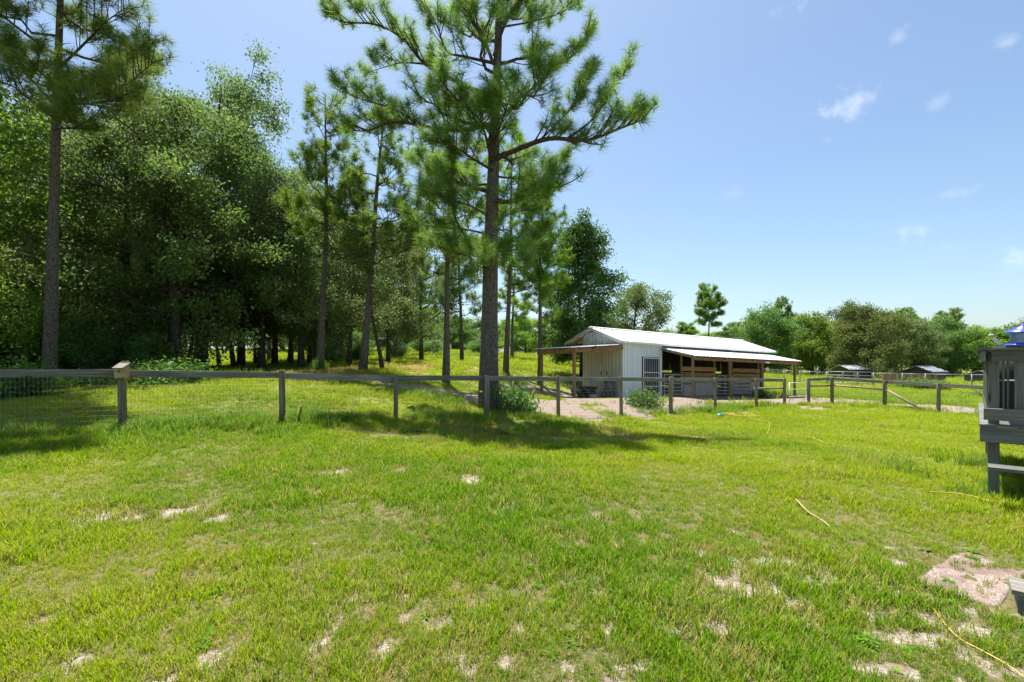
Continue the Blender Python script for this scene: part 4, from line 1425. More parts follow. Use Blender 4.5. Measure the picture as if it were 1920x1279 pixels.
def pine_limb(rg, wood, clumps, pts, r0, sub=1.0, dens=1.0, csize=1.0, bare=.25):
    """a limb along pts with up-curving side shoots that end in needle tufts"""
    pts = np.asarray(pts, float)
    n = len(pts)
    seg = np.linalg.norm(np.diff(pts, axis=0), axis=1)
    L = seg.sum()
    cum = np.r_[0, np.cumsum(seg)] / L
    wood.tube([Vector(p) for p in pts], [max(r0 * (1 - .82 * c), .008) for c in cum], 6, False)

    def at(s):
        return np.array([np.interp(s, cum, pts[:, k]) for k in range(3)])
    d_end = unit(pts[-1] - pts[-2])
    clumps.append((pts[-1], d_end + np.array((0, 0, .35)), csize * 1.15))
    k = max(3, int(L * 5.4 * dens))
    for i in range(k):
        s = bare + (1 - bare) * (i + rg.uniform(.1, .9)) / k
        p = at(s)
        d = unit(at(min(s + .05, 1)) - at(max(s - .05, 0)))
        side = unit(np.cross(d, (0, 0, 1))) * rg.choice([-1, 1])
        ln = sub * (.45 + .75 * rg.random()) * (1.15 - .55 * s)
        dr = unit(d * rg.uniform(.3, .9) + side * rg.uniform(.4, 1.0) + np.array((0, 0, rg.uniform(-.1, .75))))
        q = p + dr * ln
        tip = q + np.array((0, 0, .22 * ln)) + dr * .12
        path = bez(p, p + dr * ln * .6, tip, 5)
        wood.tube([Vector(a) for a in path], [r0 * .26 * (1 - .6 * j / 4) + .004 for j in range(5)], 4, False)
        td = unit(path[-1] - path[-2] + np.array((0, 0, .3)))
        clumps.append((path[-1], td, csize * rg.uniform(.8, 1.15)))
        for _ in range(rg.integers(1, 4)):
            j = rg.integers(2, 5)
            dd = unit(td * .4 + rand_dirs(rg, 1)[0] * .8 + np.array((0, 0, .45)))
            e = path[j] + dd * ln * rg.uniform(.25, .5)
            wood.tube([Vector(path[j]), Vector(e)], [.008, .005], 4, False)
            clumps.append((e, dd, csize * rg.uniform(.65, 1.0)))


def trunk_path(rg, Hh, lean=(0, 0), wig=.12, n=12):
    z = np.linspace(0, Hh, n)
    ph = rg.uniform(0, 6.28, 2)
    f = z / Hh
    x = lean[0] * f + wig * (np.sin(f * 5 + ph[0]) - math.sin(ph[0])) * f
    y = lean[1] * f + wig * (np.sin(f * 4.3 + ph[1]) - math.sin(ph[1])) * f
    return np.stack([x, y, z - .25 * (f == 0)], -1)


def finish_tree(name, label, cat, loc, group, trunk_mb, bark, wood_mb, crown_me, leafm, rz=0.0):
    t = thing(name, label, cat, loc, rz, group)
    trunk_mb.build('trunk', bark, t)
    if wood_mb is not None and wood_mb.n:
        wood_mb.build('branches', 'twig', t)
    link_mesh('crown', crown_me, leafm, t)
    return t


def make_pine(seed, Hh, r0, cstart, reach, label, loc, group, lean=(0, 0), nlimb=16, per=62, nl=.27, nw=.011, leafm='pine', limbs=None, dens=1.0,
              csize=1.0, bias=None, topcut=None, prof=None, sub=1.0, rz=0.0, extra=None):
    rg = np.random.default_rng(seed)
    tp = trunk_path(rg, Hh, lean)
    tz = tp[:, 2]

    def tr(h):
        return np.array([np.interp(h, tz, tp[:, k]) for k in range(3)])
    tm = MB()
    fl = [1.30, 1.04] + [1 - .86 * (i / 11) ** 1.15 for i in range(2, 12)]
    tm.tube([Vector(p) for p in tp], [r0 * f for f in fl], 14, True, .10, seed)
    wood, clumps = MB(), []
    for L in (limbs or []):
        pts = np.array(L['pts'], float)
        m = bez_multi(pts)
        pine_limb(rg, wood, clumps, m, L.get('r', .06), L.get('sub', sub), L.get('dens', dens), csize, L.get('bare', .25))
    for i in range(nlimb):
        f = (i + rg.uniform(0, .8)) / nlimb
        h = cstart + (Hh - cstart) * f * .96
        a = i * 2.4 + rg.uniform(-.5, .5)
        if bias is not None and rg.random() < bias[1]:
            a = bias[0] + rg.normal() * .6
        pf = prof(f) if prof else (1 - f) ** .75 * (.55 + .45 * math.sin(min(1, f * 2.2 + .25) * math.pi / 2))
        ln = max(.35, reach * pf * rg.uniform(.7, 1.12))
        d = np.array((math.cos(a), math.sin(a), 0))
        p0 = tr(h)
        up = rg.uniform(.05, .42) + .5 * f
        p1 = p0 + d * ln * .55 + np.array((0, 0, ln * up * .30 - .05 * ln))
        p2 = p0 + d * ln + np.array((0, 0, ln * up))
        path = bez(p0, p1, p2, 8) + np.r_[np.zeros((1, 3)), rg.normal(size=(7, 3)) * .035 * ln]
        pine_limb(rg, wood, clumps, path, r0 * .30 * (1 - .55 * f), sub, dens, csize)
    clumps.append((tp[-1], (0, 0, 1), csize * 1.2))
    for (p, d, s) in (extra or []):
        clumps.append((np.array(p), np.array(d), s))
    if topcut is not None:
        clumps = [c for c in clumps if topcut(c)]
    me = needle_mesh('crown', *clump_needles(rg, clumps, per, nl, nw))
    return finish_tree('pine_tree', label, 'pine tree', loc, group, tm, 'bark', wood, me, leafm, rz)


def bez_multi(pts, n=5):
    P = [Vector(p) for p in pts]
    return np.array([tuple(p) for p in smooth_path(P, n)])


def make_broad(name, seed, Hh, Rr, cb, r0, label, cat, loc, group, leafm, leaf=.10, nleaf=45000, nlimb=15, lean=(0, 0), flat=1.0, rz=0.0, bark='bark_oak', spread=.50,
               up=(.2, .9), prof=None, clump_r=.42, topw=.55, multi=1):
    rg = np.random.default_rng(seed)
    tm, wood, cl = MB(), MB(), []
    for ms in range(multi):
        ln_ = (lean[0] + rg.normal() * (.0 if multi == 1 else Rr * .4), lean[1] + rg.normal() * (.0 if multi == 1 else Rr * .4))
        tp = trunk_path(rg, Hh * .90, ln_, .25)
        tm.tube([Vector(p) for p in tp], [r0 * (1.35 if i == 0 else 1.08 if i == 1 else (1 - .88 * (i / 11) ** .9)) / multi ** .5 for i in range(12)], 10, True, .14, seed)

        def tr(h):
            return np.array([np.interp(h, tp[:, 2], tp[:, k]) for k in range(3)])
        nl_ = max(4, nlimb // multi)
        for i in range(nl_):
            f = (i + rg.uniform(0, .9)) / nl_
            h = cb * .75 + (Hh * .86 - cb * .75) * f
            a = i * 2.4 + rg.uniform(-.6, .6) + ms
            e = prof(f) if prof else math.sqrt(max(.05, 1 - ((f - .38) / .68) ** 2))
            ln = Rr * e * rg.uniform(.72, 1.15)
            u = rg.uniform(*up) * (.5 + .6 * f)
            d = np.array((math.cos(a), math.sin(a), 0))
            p0 = tr(h)
            p2 = p0 + d * ln + np.array((0, 0, ln * u * .75))
            p2[2] = min(p2[2], Hh * 1.0)
            p1 = p0 + d * ln * .5 + np.array((0, 0, ln * u * .15 + rg.uniform(0, .25) * ln))
            m = 8
            path = bez(p0, p1, p2, m) + np.r_[np.zeros((1, 3)), rg.normal(size=(m - 1, 3)) * .04 * ln]
            rl = r0 * .42 * (1 - .55 * f)
            wood.tube([Vector(p) for p in path], [max(rl * (1 - .85 * j / (m - 1)), .012) for j in range(m)], 6, False)
            ns = max(4, int(4 + ln * 1.1))
            for s_ in range(ns):
                s = .28 + .72 * (s_ + rg.random()) / ns
                j = s * (m - 1)
                p = path[int(j)] * (1 - j % 1) + path[min(int(j) + 1, m - 1)] * (j % 1)
                dr = unit(d * rg.uniform(.0, .8) + rand_dirs(rg, 1)[0] * .9 + np.array((0, 0, rg.uniform(-.35, .6))))
                sl = spread * ln * rg.uniform(.45, .95) * (1.15 - .5 * s) + .25
                q = p + dr * sl
                mid = p + dr * sl * .5 + rg.normal(size=3) * .06 * sl
                wood.tube([Vector(p), Vector(mid), Vector(q)], [rl * .30 + .006, rl * .2 + .005, .005], 4, False)
                nt_ = rg.integers(3, 6)
                for _ in range(nt_):
                    b = mid + (q - mid) * rg.uniform(.1, 1.05)
                    td = unit(dr * .5 + rand_dirs(rg, 1)[0] + np.array((0, 0, rg.uniform(-.3, .35))))
                    c = b + td * rg.uniform(.15, .55) * (.5 + .12 * Rr)
                    cl.append((*c, rg.uniform(.6, 1.35)))
        # leader
        for _ in range(int(10 * topw)):
            p = tr(Hh * rg.uniform(.72, .9))
            td = unit(rand_dirs(rg, 1)[0] * .8 + np.array((0, 0, .9)))
            q = p + td * rg.uniform(.4, 1.0) * Rr * .35
            wood.tube([Vector(p), Vector(q)], [.03, .008], 4, False)
            for _ in range(3):
                cl.append((*(q + rg.normal(size=3) * .25), rg.uniform(.7, 1.2)))
    cl = np.array(cl)
    cl = cl[cl[:, 2] > .25]
    wgt = cl[:, 3] ** 2
    cnt = rg.multinomial(nleaf, wgt / wgt.sum())
    cen = np.repeat(cl[:, :3], cnt, 0)
    siz = np.repeat(cl[:, 3], cnt)
    n = len(cen)
    off = rg.normal(size=(n, 3)) * (clump_r * .8 * (.50 + .10 * Rr * .5))
    off *= np.minimum(1, 2.0 * clump_r / np.maximum(np.linalg.norm(off, axis=1, keepdims=True), 1e-6))
    off[:, 2] *= .72
    cen = cen + off * siz[:, None]
    ax = unit(rand_dirs(rg, n) + unit(off) * .6 + np.array((0, 0, -.25)))
    L = leaf * rg.uniform(.7, 1.3, n)
    ct = np.repeat(rg.uniform(0, 1, len(cl)), cnt)
    me = leaf_mesh('crown', cen, ax, perp(rg, ax), L, L * .58, np.clip(.45 * ct + .55 * rg.random(n), 0, 1))
    return finish_tree(name, label, cat, loc, group, tm, bark, wood, me, leafm, rz)


def lp(px, py, dy, base, Y):
    """a point of the tree given by where it shows in the photograph and how far it stands before or behind the trunk"""
    p = wpt(px, py, Y + dy)
    return tuple(p - base)


# --- the big pine behind the fence
MY = 15.75
mbase = gx(916, MY)
lpm = lambda px, py, dy: lp(px, py, dy, mbase, MY)
main_limbs = [
    dict(pts=[lpm(925, 300, 0), lpm(965, 282, -.2), lpm(1030, 260, -.5), lpm(1100, 263, -.6), lpm(1165, 240, -.5), lpm(1212, 222, -.3)], r=.10, sub=.9, dens=1.1),
    dict(pts=[lpm(1060, 262, -.5), lpm(1110, 225, -.3), lpm(1145, 175, -.1), lpm(1178, 120, .1)], r=.045, sub=.7),
    dict(pts=[lpm(1010, 265, -.5), lpm(1060, 215, .2), lpm(1095, 160, .6), lpm(1110, 130, .8)], r=.04, sub=.7),
    dict(pts=[lpm(924, 232, 0), lpm(860, 245, -.4), lpm(790, 236, -.7), lpm(740, 228, -.6), lpm(690, 245, -.3), lpm(655, 244, 0)], r=.075, sub=.75),
    dict(pts=[lpm(790, 236, -.7), lpm(740, 205, -.4), lpm(690, 190, -.1), lpm(640, 172, .2)], r=.045, sub=.7),
    dict(pts=[lpm(924, 185, 0), lpm(850, 150, .3), lpm(795, 118, .4), lpm(755, 72, .5), lpm(705, 46, .5), lpm(640, 40, .4), lpm(612, 15, .3)], r=.085, sub=.8),
    dict(pts=[lpm(800, 120, .4), lpm(750, 118, .8), lpm(715, 128, 1.0), lpm(690, 135, 1.0)], r=.035, sub=.6),
    dict(pts=[lpm(924, 118, 0), lpm(870, 106, -.4), lpm(838, 96, -.6), lpm(820, 50, -.8), lpm(800, 10, -1.0)], r=.055, sub=.8),
    dict(pts=[lpm(925, 120, 0), lpm(905, 70, .2), lpm(870, 20, .4), lpm(845, -40, .5)], r=.06, sub=.8),
    dict(pts=[lpm(926, 105, 0), lpm(945, 50, -.2), lpm(975, -5, -.3), lpm(1010, -60, -.3)], r=.06, sub=.8),
    dict(pts=[lpm(945, 50, -.2), lpm(1000, 40, .3), lpm(1050, 25, .6), lpm(1085, 5, .8)], r=.035, sub=.7),
    dict(pts=[lpm(925, 205, 0), lpm(980, 180, .4), lpm(1040, 130, .7), lpm(1085, 95, .8), lpm(1108, 60, .8)], r=.06, sub=.8),
    dict(pts=[lpm(925, 260, 0), lpm(900, 225, -.9), lpm(860, 190, -1.6), lpm(825, 150, -2.0)], r=.055, sub=.8, dens=1.2),
    dict(pts=[lpm(925, 270, 0), lpm(940, 230, -.9), lpm(950, 200, -1.7), lpm(958, 175, -2.1)], r=.055, sub=.8, dens=1.2),
    dict(pts=[lpm(925, 320, 0), lpm(890, 300, -.8), lpm(850, 275, -1.4), lpm(800, 262, -1.6)], r=.05, sub=.8, dens=1.2),
    dict(pts=[lpm(925, 330, 0), lpm(970, 335, .6), lpm(1020, 330, .9), lpm(1060, 300, 1.0)], r=.04, sub=.7),
    dict(pts=[lpm(922, 345, 0), lpm(880, 345, .6), lpm(820, 330, 1.0), lpm(770, 300, 1.1)], r=.045, sub=.8),
    dict(pts=[lpm(912, 500, 0), lpm(880, 455, -.2), lpm(852, 405, -.3), lpm(848, 350, -.3), lpm(850, 300, -.3)], r=.055, sub=.7, bare=.45),
    dict(pts=[lpm(915, 470, 0), lpm(945, 455, -.5), lpm(975, 470, -.9), lpm(990, 500, -1.0)], r=.03, sub=.5),
    dict(pts=[lpm(914, 480, 0), lpm(880, 480, -.5), lpm(845, 470, -.8), lpm(800, 455, -.9)], r=.03, sub=.5),
    dict(pts=[lpm(916, 420, 0), lpm(960, 400, .4), lpm(1010, 390, .6)], r=.03, sub=.5),
    dict(pts=[lpm(917, 440, 0), lpm(870, 430, .5), lpm(810, 425, .9), lpm(765, 410, 1.0)], r=.04, sub=.7, dens=1.2),
    dict(pts=[lpm(917, 405, 0), lpm(880, 385, -.7), lpm(830, 370, -1.2), lpm(790, 350, -1.3)], r=.04, sub=.7, dens=1.2),
    dict(pts=[lpm(916, 460, 0), lpm(925, 465, -.6), lpm(930, 480, -1.0)], r=.03, sub=.45, dens=1.5, bare=.1),
    dict(pts=[lpm(914, 505, 0), lpm(895, 500, -.5), lpm(880, 510, -.7)], r=.025, sub=.4, dens=1.5, bare=.1),
    dict(pts=[lpm(917, 470, 0), lpm(960, 470, .5), lpm(1000, 455, .8), lpm(1030, 430, .9)], r=.035, sub=.6, dens=1.1),
    dict(pts=[lpm(919, 380, 0), lpm(980, 375, -.6), lpm(1030, 360, -.9)], r=.035, sub=.6, dens=1.1),
]
make_pine(7, 17.5, .295, 6.6, 3.0, 'tall pine with thick trunk standing right behind the fence', mbase, None, lean=(.25, .1), nlimb=18, per=52, nl=.38, nw=.0140, limbs=main_limbs,
          dens=1.0, csize=1.12)

# --- tall pine at the left edge
LY = 16.0
lb = gx(92, LY)
lpl = lambda px, py, dy: lp(px, py, dy, lb, LY)
left_limbs = [
    dict(pts=[lpl(107, 190, 0), lpl(160, 185, -.5), lpl(220, 170, -.8), lpl(290, 115, -1.0)], r=.06, dens=1.2),
    dict(pts=[lpl(107, 160, 0), lpl(170, 150, .6), lpl(230, 110, .9), lpl(280, 80, 1.0)], r=.05, dens=1.2),
    dict(pts=[lpl(107, 200, 0), lpl(150, 195, -1.0), lpl(200, 190, -1.5), lpl(250, 170, -1.6)], r=.05, dens=1.2),
    dict(pts=[lpl(108, 130, 0), lpl(150, 90, 0), lpl(200, 40, .2), lpl(245, 10, .3)], r=.05, dens=1.2),
    dict(pts=[lpl(105, 225, 0), lpl(60, 190, -.3), lpl(20, 160, -.5), lpl(-30, 150, -.5)], r=.05, dens=1.2),
    dict(pts=[lpl(106, 200, 0), lpl(60, 150, .3), lpl(20, 110, .6), lpl(-40, 80, .8)], r=.05, dens=1.2),
    dict(pts=[lpl(106, 240, 0), lpl(140, 240, -1.0), lpl(160, 225, -1.7), lpl(150, 205, -2.2)], r=.04, dens=1.3),
    dict(pts=[lpl(107, 180, 0), lpl(90, 150, -1.2), lpl(60, 120, -1.9), lpl(40, 90, -2.2)], r=.04, dens=1.2),
]
make_pine(19, 20.0, .185, 9.8, 3.9, 'tall slim pine at the left edge behind the fence', lb, None, lean=(.55, 0), nlimb=20, per=52, nl=.38, nw=.0140, limbs=left_limbs, csize=1.15)

# --- a still taller pine just outside the left edge: its crown is above the picture, its shade lies on the lawn
make_pine(23, 18.5, .24, 11.8, 4.9, 'very tall pine just beyond the left picture edge shading the lawn', Vector((-14.7, 13.2, hz(-14.7, 13.2))), None, nlimb=30, per=40, nl=.38, nw=.024,
          csize=1.25, bias=(-.1, .35), prof=lambda f: .6 + .4 * math.sin(math.pi * f))

# --- pines standing on the back lawn
PG = 'slim pines behind the paddock fence'
make_pine(31, 12.6, .155, 5.4, 2.2, 'slim pine with bushy top, left of the leaning pine on the back lawn', gx(600, 22), PG, lean=(.35, 0), nlimb=21, per=40, nl=.36, nw=.022, leafm='pine_far', csize=1.1)
make_pine(32, 11.8, .165, 4.6, 2.4, 'dark trunked pine leaning right, second on the back lawn', gx(680, 21), PG, lean=(1.05, .2), nlimb=21, per=42, nl=.36, nw=.022, leafm='pine', bias=(.1, .35), csize=1.15)
make_pine(33, 12.4, .15, 4.3, 2.4, 'straight slim pine just left of the thick fence pine', gx(836, 21), PG, lean=(.30, .1), nlimb=21, per=40, nl=.36, nw=.022, leafm='pine', csize=1.05)
make_pine(34, 14.0, .15, 4.6, 2.9, 'thin pine right behind the thick fence pine with branches reaching right', gx(948, 27), PG, lean=(.5, 0), nlimb=24, per=38, nl=.38, nw=.028, leafm='pine_far', bias=(-.1, .45), csize=1.1)
make_pine(35, 11.4, .14, 3.6, 2.0, 'thin pine standing beside the barn carport', gx(1012, 28), PG, lean=(.25, 0), nlimb=20, per=38, nl=.38, nw=.028, leafm='pine_far', csize=1.1)
make_pine(36, 10.4, .14, 3.4, 2.0, 'small far pine between the two trunks left of the fence pine', gx(866, 35), PG, lean=(-.1, 0), nlimb=20, per=40, nl=.36, nw=.02, leafm='pine', csize=1.2)
fp = make_pine(37, 13.0, .17, 4.5, 2.3, 'vine wrapped pine on the rise behind the back lawn', gx(748, 46), PG, lean=(.2, 0), nlimb=20, per=38, nl=.40, nw=.026, leafm='pine', csize=1.25)
copy_thing(fp, gx(790, 52), 2.0, (1, 1, .8), 'short pine on the rise right of the vine wrapped pine', None, PG)
copy_thing(fp, gx(545, 34), 1.0, (1.0, 1.0, 1.02), 'pine rising above the oaks left of the slim bushy pine', None, PG)
copy_thing(fp, gx(505, 40), 3.2, (1.05, 1.05, 1.12), 'pine crown showing behind the oaks left of the first slim pine', None, PG)
copy_thing(fp, gx(690, 58), 4.2, (1.0, 1.0, .85), 'far pine behind the second pine of the back lawn', None, PG)
copy_thing(fp, gx(960, 50), 5.1, (1.0, 1.0, .85), 'far pine showing right of the thick fence pine', None, PG)
copy_thing(fp, gx(1045, 44), .7, (.9, .9, .75), 'far pine behind the thin pine beside the carport', None, PG)
# lone pines on the right skyline
sk = make_pine(41, 12.9, .16, 6.8, 2.3, 'lone pine with tufted top above the barn roof', gx(1326, 78), 'skyline pines', lean=(.5, 0), nlimb=20, per=40, nl=.50, nw=.034, leafm='pine_far', csize=1.0, dens=1.5, sub=1.2,
               prof=lambda f: .45 + .55 * math.sin(math.pi * min(1, f + .15)))
copy_thing(sk, gx(1470, 84), 1.9, (.75, .75, .93), 'narrow dark conifer on the skyline right of the barn', None, 'skyline pines')
copy_thing(sk, gx(1780, 88), 3.1, (1.15, 1.15, .86), 'pine top on the skyline left of the blue feeder', None, 'skyline pines')
copy_thing(sk, gx(1690, 92), 4.4, (1.1, 1.1, .90), 'pine top on the skyline above the olive oak', None, 'skyline pines')
copy_thing(sk, gx(1372, 90), 4.9, (1.0, 1.0, .62), 'low pine right of the lone pine above the barn', None, 'skyline pines')
copy_thing(sk, gx(1285, 96), .4, (1.0, 1.0, .62), 'low far pine left of the lone pine above the barn', None, 'skyline pines')

# --- broadleaf trees, right side
make_broad('sweetgum_tree', 51, 11.4, 2.0, 1.0, .17, 'dense dark green tree behind the barn gable', 'tree', gx(1092, 33), None, 'gum', .16, 42000, 24, prof=lambda f: .55 + .5 * math.sin(math.pi * min(1, f * .95 + .1)), up=(.3, .8), clump_r=.5)
RT = 'trees along the far edge of the right field'
bo = make_broad('oak_tree', 52, 9.6, 4.0, 1.6, .25, 'grey green oak showing over the barn roof ridge', 'tree', gx(1190, 56), RT, 'oak', .21, 22000, 16, up=(.2, .9), clump_r=.5)
ol = make_broad('oak_tree', 53, 9.6, 4.1, 1.0, .30, 'broad olive oak hanging over the far gate shed', 'tree', gx(1630, 60), RT, 'olive', .20, 36000, 20, up=(.1, .8), clump_r=.55)
br = make_broad('field_tree', 54, 9.2, 3.6, .6, .22, 'bright green round tree left of the olive oak', 'tree', gx(1523, 68), RT, 'bright', .23, 24000, 18, up=(.2, .9), clump_r=.55)
dk = make_broad('oak_tree', 55, 8.8, 4.2, .8, .25, 'dark oak behind the barn end', 'tree', gx(1432, 66), RT, 'oak_dark', .23, 24000, 18, up=(.2, .9), clump_r=.55)
copy_thing(ol, gx(1612, 74), 1.0, (.72, .72, 1.10), 'tall brownish oak rising above the olive oak', None, RT)
copy_thing(bo, gx(1715, 70), 2.2, (.95, .95, .86), 'grey olive tree behind the middle shed', None, RT)
copy_thing(bo, gx(1680, 76), 3.0, (1.1, 1.1, .96), 'grey green oak right of the olive oak', None, RT)
copy_thing(dk, gx(1770, 72), 4.0, (1.0, 1.0, .98), 'dark green tree behind the smallest shed', None, RT)
copy_thing(br, gx(1838, 72), 5.0, (1.1, 1.1, .86), 'bright green tree left of the deck railing', None, RT)
copy_thing(dk, gx(1905, 74), .5, (1.1, 1.1, .92), 'dark tree behind the blue feeder', None, RT)
copy_thing(br, gx(1565, 80), 1.5, (.9, .9, .98), 'light green tree between the round tree and the olive oak', None, RT)
copy_thing(dk, gx(1480, 76), 2.6, (.9, .9, .85), 'dark tree left of the bright round tree', None, RT)
copy_thing(bo, gx(1385, 78), 3.7, (.9, .9, .72), 'small grey tree behind the barn roof end', None, RT)
copy_thing(dk, gx(1330, 86), 1.2, (.8, .8, .62), 'low dark tree at the foot of the lone pine', None, RT)
copy_thing(bo, gx(1255, 88), 2.2, (.9, .9, .62), 'small far tree over the middle of the barn roof', None, RT)
copy_thing(dk, gx(1990, 70), 2.2, (1.1, 1.1, .95), 'dark tree beyond the deck', None, RT)
for i, (px, Y) in enumerate(((1420, 104), (1520, 108), (1620, 106), (1740, 104), (1850, 102), (1940, 100), (2050, 98))):
    copy_thing(dk if i % 2 else br, gx(px, Y), i * 1.3, (1.3, 1.3, 1.05), 'tree of the dense green belt closing the right field', None, 'backmost trees of the right field')

# --- the wood on the left
WG = 'oaks of the wood behind the fence'
oA = make_broad('oak_tree', 61, 16.8, 4.6, 3.0, .27, 'tallest grey green oak with open crown leaning right', 'tree', gx(372, 26), WG, 'oak', .14, 54000, 20, lean=(1.2, 0), up=(.5, 1.25), clump_r=.44, spread=.42)
oB = make_broad('oak_tree', 62, 13.6, 4.4, 2.3, .24, 'thick grey green oak left of the tallest oak', 'tree', gx(235, 22), WG, 'oak', .138, 44000, 20, up=(.2, 1.0), clump_r=.46)
oC = make_broad('oak_tree', 63, 12.4, 4.2, 2.3, .24, 'dark oak hung low with foliage in the middle of the wood', 'tree', gx(330, 21), WG, 'oak_dark', .138, 42000, 20, up=(.0, .8), clump_r=.46)
oD = make_broad('hickory_tree', 64, 12.0, 4.0, 1.4, .18, 'bright green leafy tree at the left picture edge', 'tree', Vector((-19.8, 16.0, hz(-19.8, 16.0))), WG, 'bright', .15, 40000, 20, up=(.1, .8), clump_r=.44)
oE = make_broad('oak_tree', 65, 9.4, 3.2, 1.9, .17, 'smaller grey green oak behind the first slim pine', 'tree', gx(565, 27), WG, 'oak', .135, 30000, 18, up=(.2, .9), clump_r=.42)
for px, Y, src, rz, sc, lb_ in (
        (30, 25, oB, 1.1, (1, 1, 1.02), 'oak behind the left edge pine trunk'),
        (130, 27, oC, 2.0, (1.1, 1.1, 1.15), 'dark oak right of the left edge pine'),
        (180, 33, oA, 2.9, (1.1, 1.1, 1.0), 'tall oak far back between the left pine and the open oak'),
        (452, 30, oA, 5.2, (.8, .8, .82), 'dark oak with bare trunk right of the tallest oak'),
        (490, 27, oB, .6, (.85, .85, .92), 'rounded grey oak near the right end of the wood'),
        (515, 33, oE, 2.4, (1.1, 1.1, 1.15), 'thin trunked oak standing on the pine straw right of the rounded oak'),
        (-120, 23, oC, 3.4, (1.1, 1.1, 1.1), 'dark oak beyond the left picture edge'),
        (-60, 31, oA, 5.6, (1.1, 1.1, .95), 'tall oak far back at the left picture edge'),
        (90, 38, oB, 2.6, (1.3, 1.3, 1.25), 'oak deep in the wood behind the left pine'),
        (610, 40, oE, 1.2, (1.4, 1.4, 1.05), 'broad low oak behind the first slim pine on the rise'),
        (655, 29, oE, 3.0, (.85, .85, 1.10), 'grey oak crown filling the gap before the second slim pine'),
        (728, 31, oE, 5.0, (.80, .80, 1.02), 'grey oak crown behind the crooked leaning tree'),
        (790, 38, oE, .9, (.95, .95, 1.22), 'grey oak crown left of the straight slim pine'),
        (582, 32, oB, 2.9, (.75, .75, .92), 'tall oak crown right behind the first slim pine')):
    copy_thing(src, gx(px, Y), rz, sc, lb_, None, WG)
# sapling trunks seen on the straw floor
SG = 'bare young trunks on the pine straw'
tk = make_broad('young_oak', 66, 7.6, 1.9, 2.6, .11, 'young dark trunk at the left end of the straw floor', 'tree', gx(352, 24.5), SG, 'oak_dark', .11, 15000, 12, lean=(.9, 0), up=(.2, .9), clump_r=.4)
for px, Y, rz, sc, lb_ in ((305, 26, 1.0, (1, 1, .9), 'young trunk left of the leaning young trunk'), (386, 29, 2.0, (1, 1, 1), 'thin young trunk right of the leaning young trunk'),
                           (412, 31, 3.1, (1, 1, 1.1), 'straight young trunk in the middle of the straw floor'), (440, 28, 4.2, (1.2, 1.2, 1.1), 'double looking young trunk right of the middle one'),
                           (478, 34, 5.3, (1, 1, 1), 'young trunk far back near the sunlit strip'), (540, 36, .4, (1, 1, 1), 'young trunk in front of the sunlit lawn strip'),
                           (334, 33, 3.6, (.9, .9, 1), 'far young trunk behind the leaning one'), (565, 34, 1.8, (.9, .9, .9), 'young trunk left of the first slim pine')):
    copy_thing(tk, gx(px, Y), rz, sc, lb_, None, SG)
ln_ = make_broad('young_oak', 67, 7.0, 1.7, 2.8, .095, 'thin crooked tree leaning left on the back lawn', 'tree', gx(718, 22), None, 'oak', .11, 9000, 12, lean=(-.95, 0), up=(.3, 1.0), clump_r=.4)

# trees beyond the back lawn
BG = 'trees beyond the back lawn'
bA = make_broad('field_tree', 71, 8.6, 3.4, .5, .18, 'leafy green tree left of the distant trailer', 'tree', gx(640, 50), BG, 'bright', .20, 22000, 18, up=(.1, .8), clump_r=.55)
bB = make_broad('field_tree', 72, 8.0, 3.2, .5, .18, 'dark green tree right behind the distant trailer', 'tree', gx(740, 70), BG, 'oak_dark', .22, 20000, 18, up=(.1, .8), clump_r=.55)
for px, Y, src, rz, sc, lb_ in (
        (590, 58, bB, 1.2, (1.1, 1.1, 1.2), 'dark tree behind the low oak on the rise'), (690, 74, bA, 2.1, (1.1, 1.1, 1.05), 'light green tree left behind the trailer'),
        (800, 76, bA, 3.3, (1.1, 1.1, .85), 'light green tree behind the far pines'), (850, 72, bB, 4.1, (.9, .9, .62), 'round bush like tree between the far trunks'),
        (905, 80, bB, 5.0, (1.0, 1.0, .70), 'dark tree left of the thick fence pine far back'), (985, 74, bA, .7, (1.0, 1.0, .72), 'yellow green tree right of the thick fence pine far back'),
        (1040, 66, bA, 1.9, (1.0, 1.0, .68), 'yellow green tree seen above the carport roof'), (1095, 62, bB, 2.8, (1.0, 1.0, .75), 'dark tree at the foot of the dense tree behind the gable'),
        (1150, 76, bB, 3.8, (1.1, 1.1, .80), 'dark tree behind the grey green oak'), (530, 62, bA, 4.6, (1.2, 1.2, 1.2), 'light tree behind the right end of the wood'),
        (430, 72, bA, 5.5, (1.5, 1.5, 1.5), 'light green tree deep behind the wood'), (300, 70, bA, .3, (1.6, 1.6, 1.6), 'light green tree deep behind the middle of the wood'),  # sunlit look of the back edge put in by the brighter leaf colour
        (150, 58, bB, 1.3, (1.6, 1.6, 1.7), 'dark tree deep behind the left of the wood'), (10, 56, bA, 2.3, (1.6, 1.6, 1.6), 'green tree deep behind the left edge'),
        (-140, 50, bB, 3.3, (1.6, 1.6, 1.7), 'dark tree deep beyond the left edge')):
    copy_thing(src, gx(px, Y), rz, sc, lb_, None, BG)
for i, (px, Y) in enumerate(((560, 104), (660, 106), (760, 108), (860, 106), (960, 108), (1060, 106), (1160, 108), (1260, 112), (1340, 112))):
    copy_thing(bB if i % 2 else bA, gx(px, Y), i * 1.7, (1.7, 1.7, .95 if px > 800 else 1.15), 'tree of the far green belt closing the back lawn', None, 'backmost trees of the back lawn')

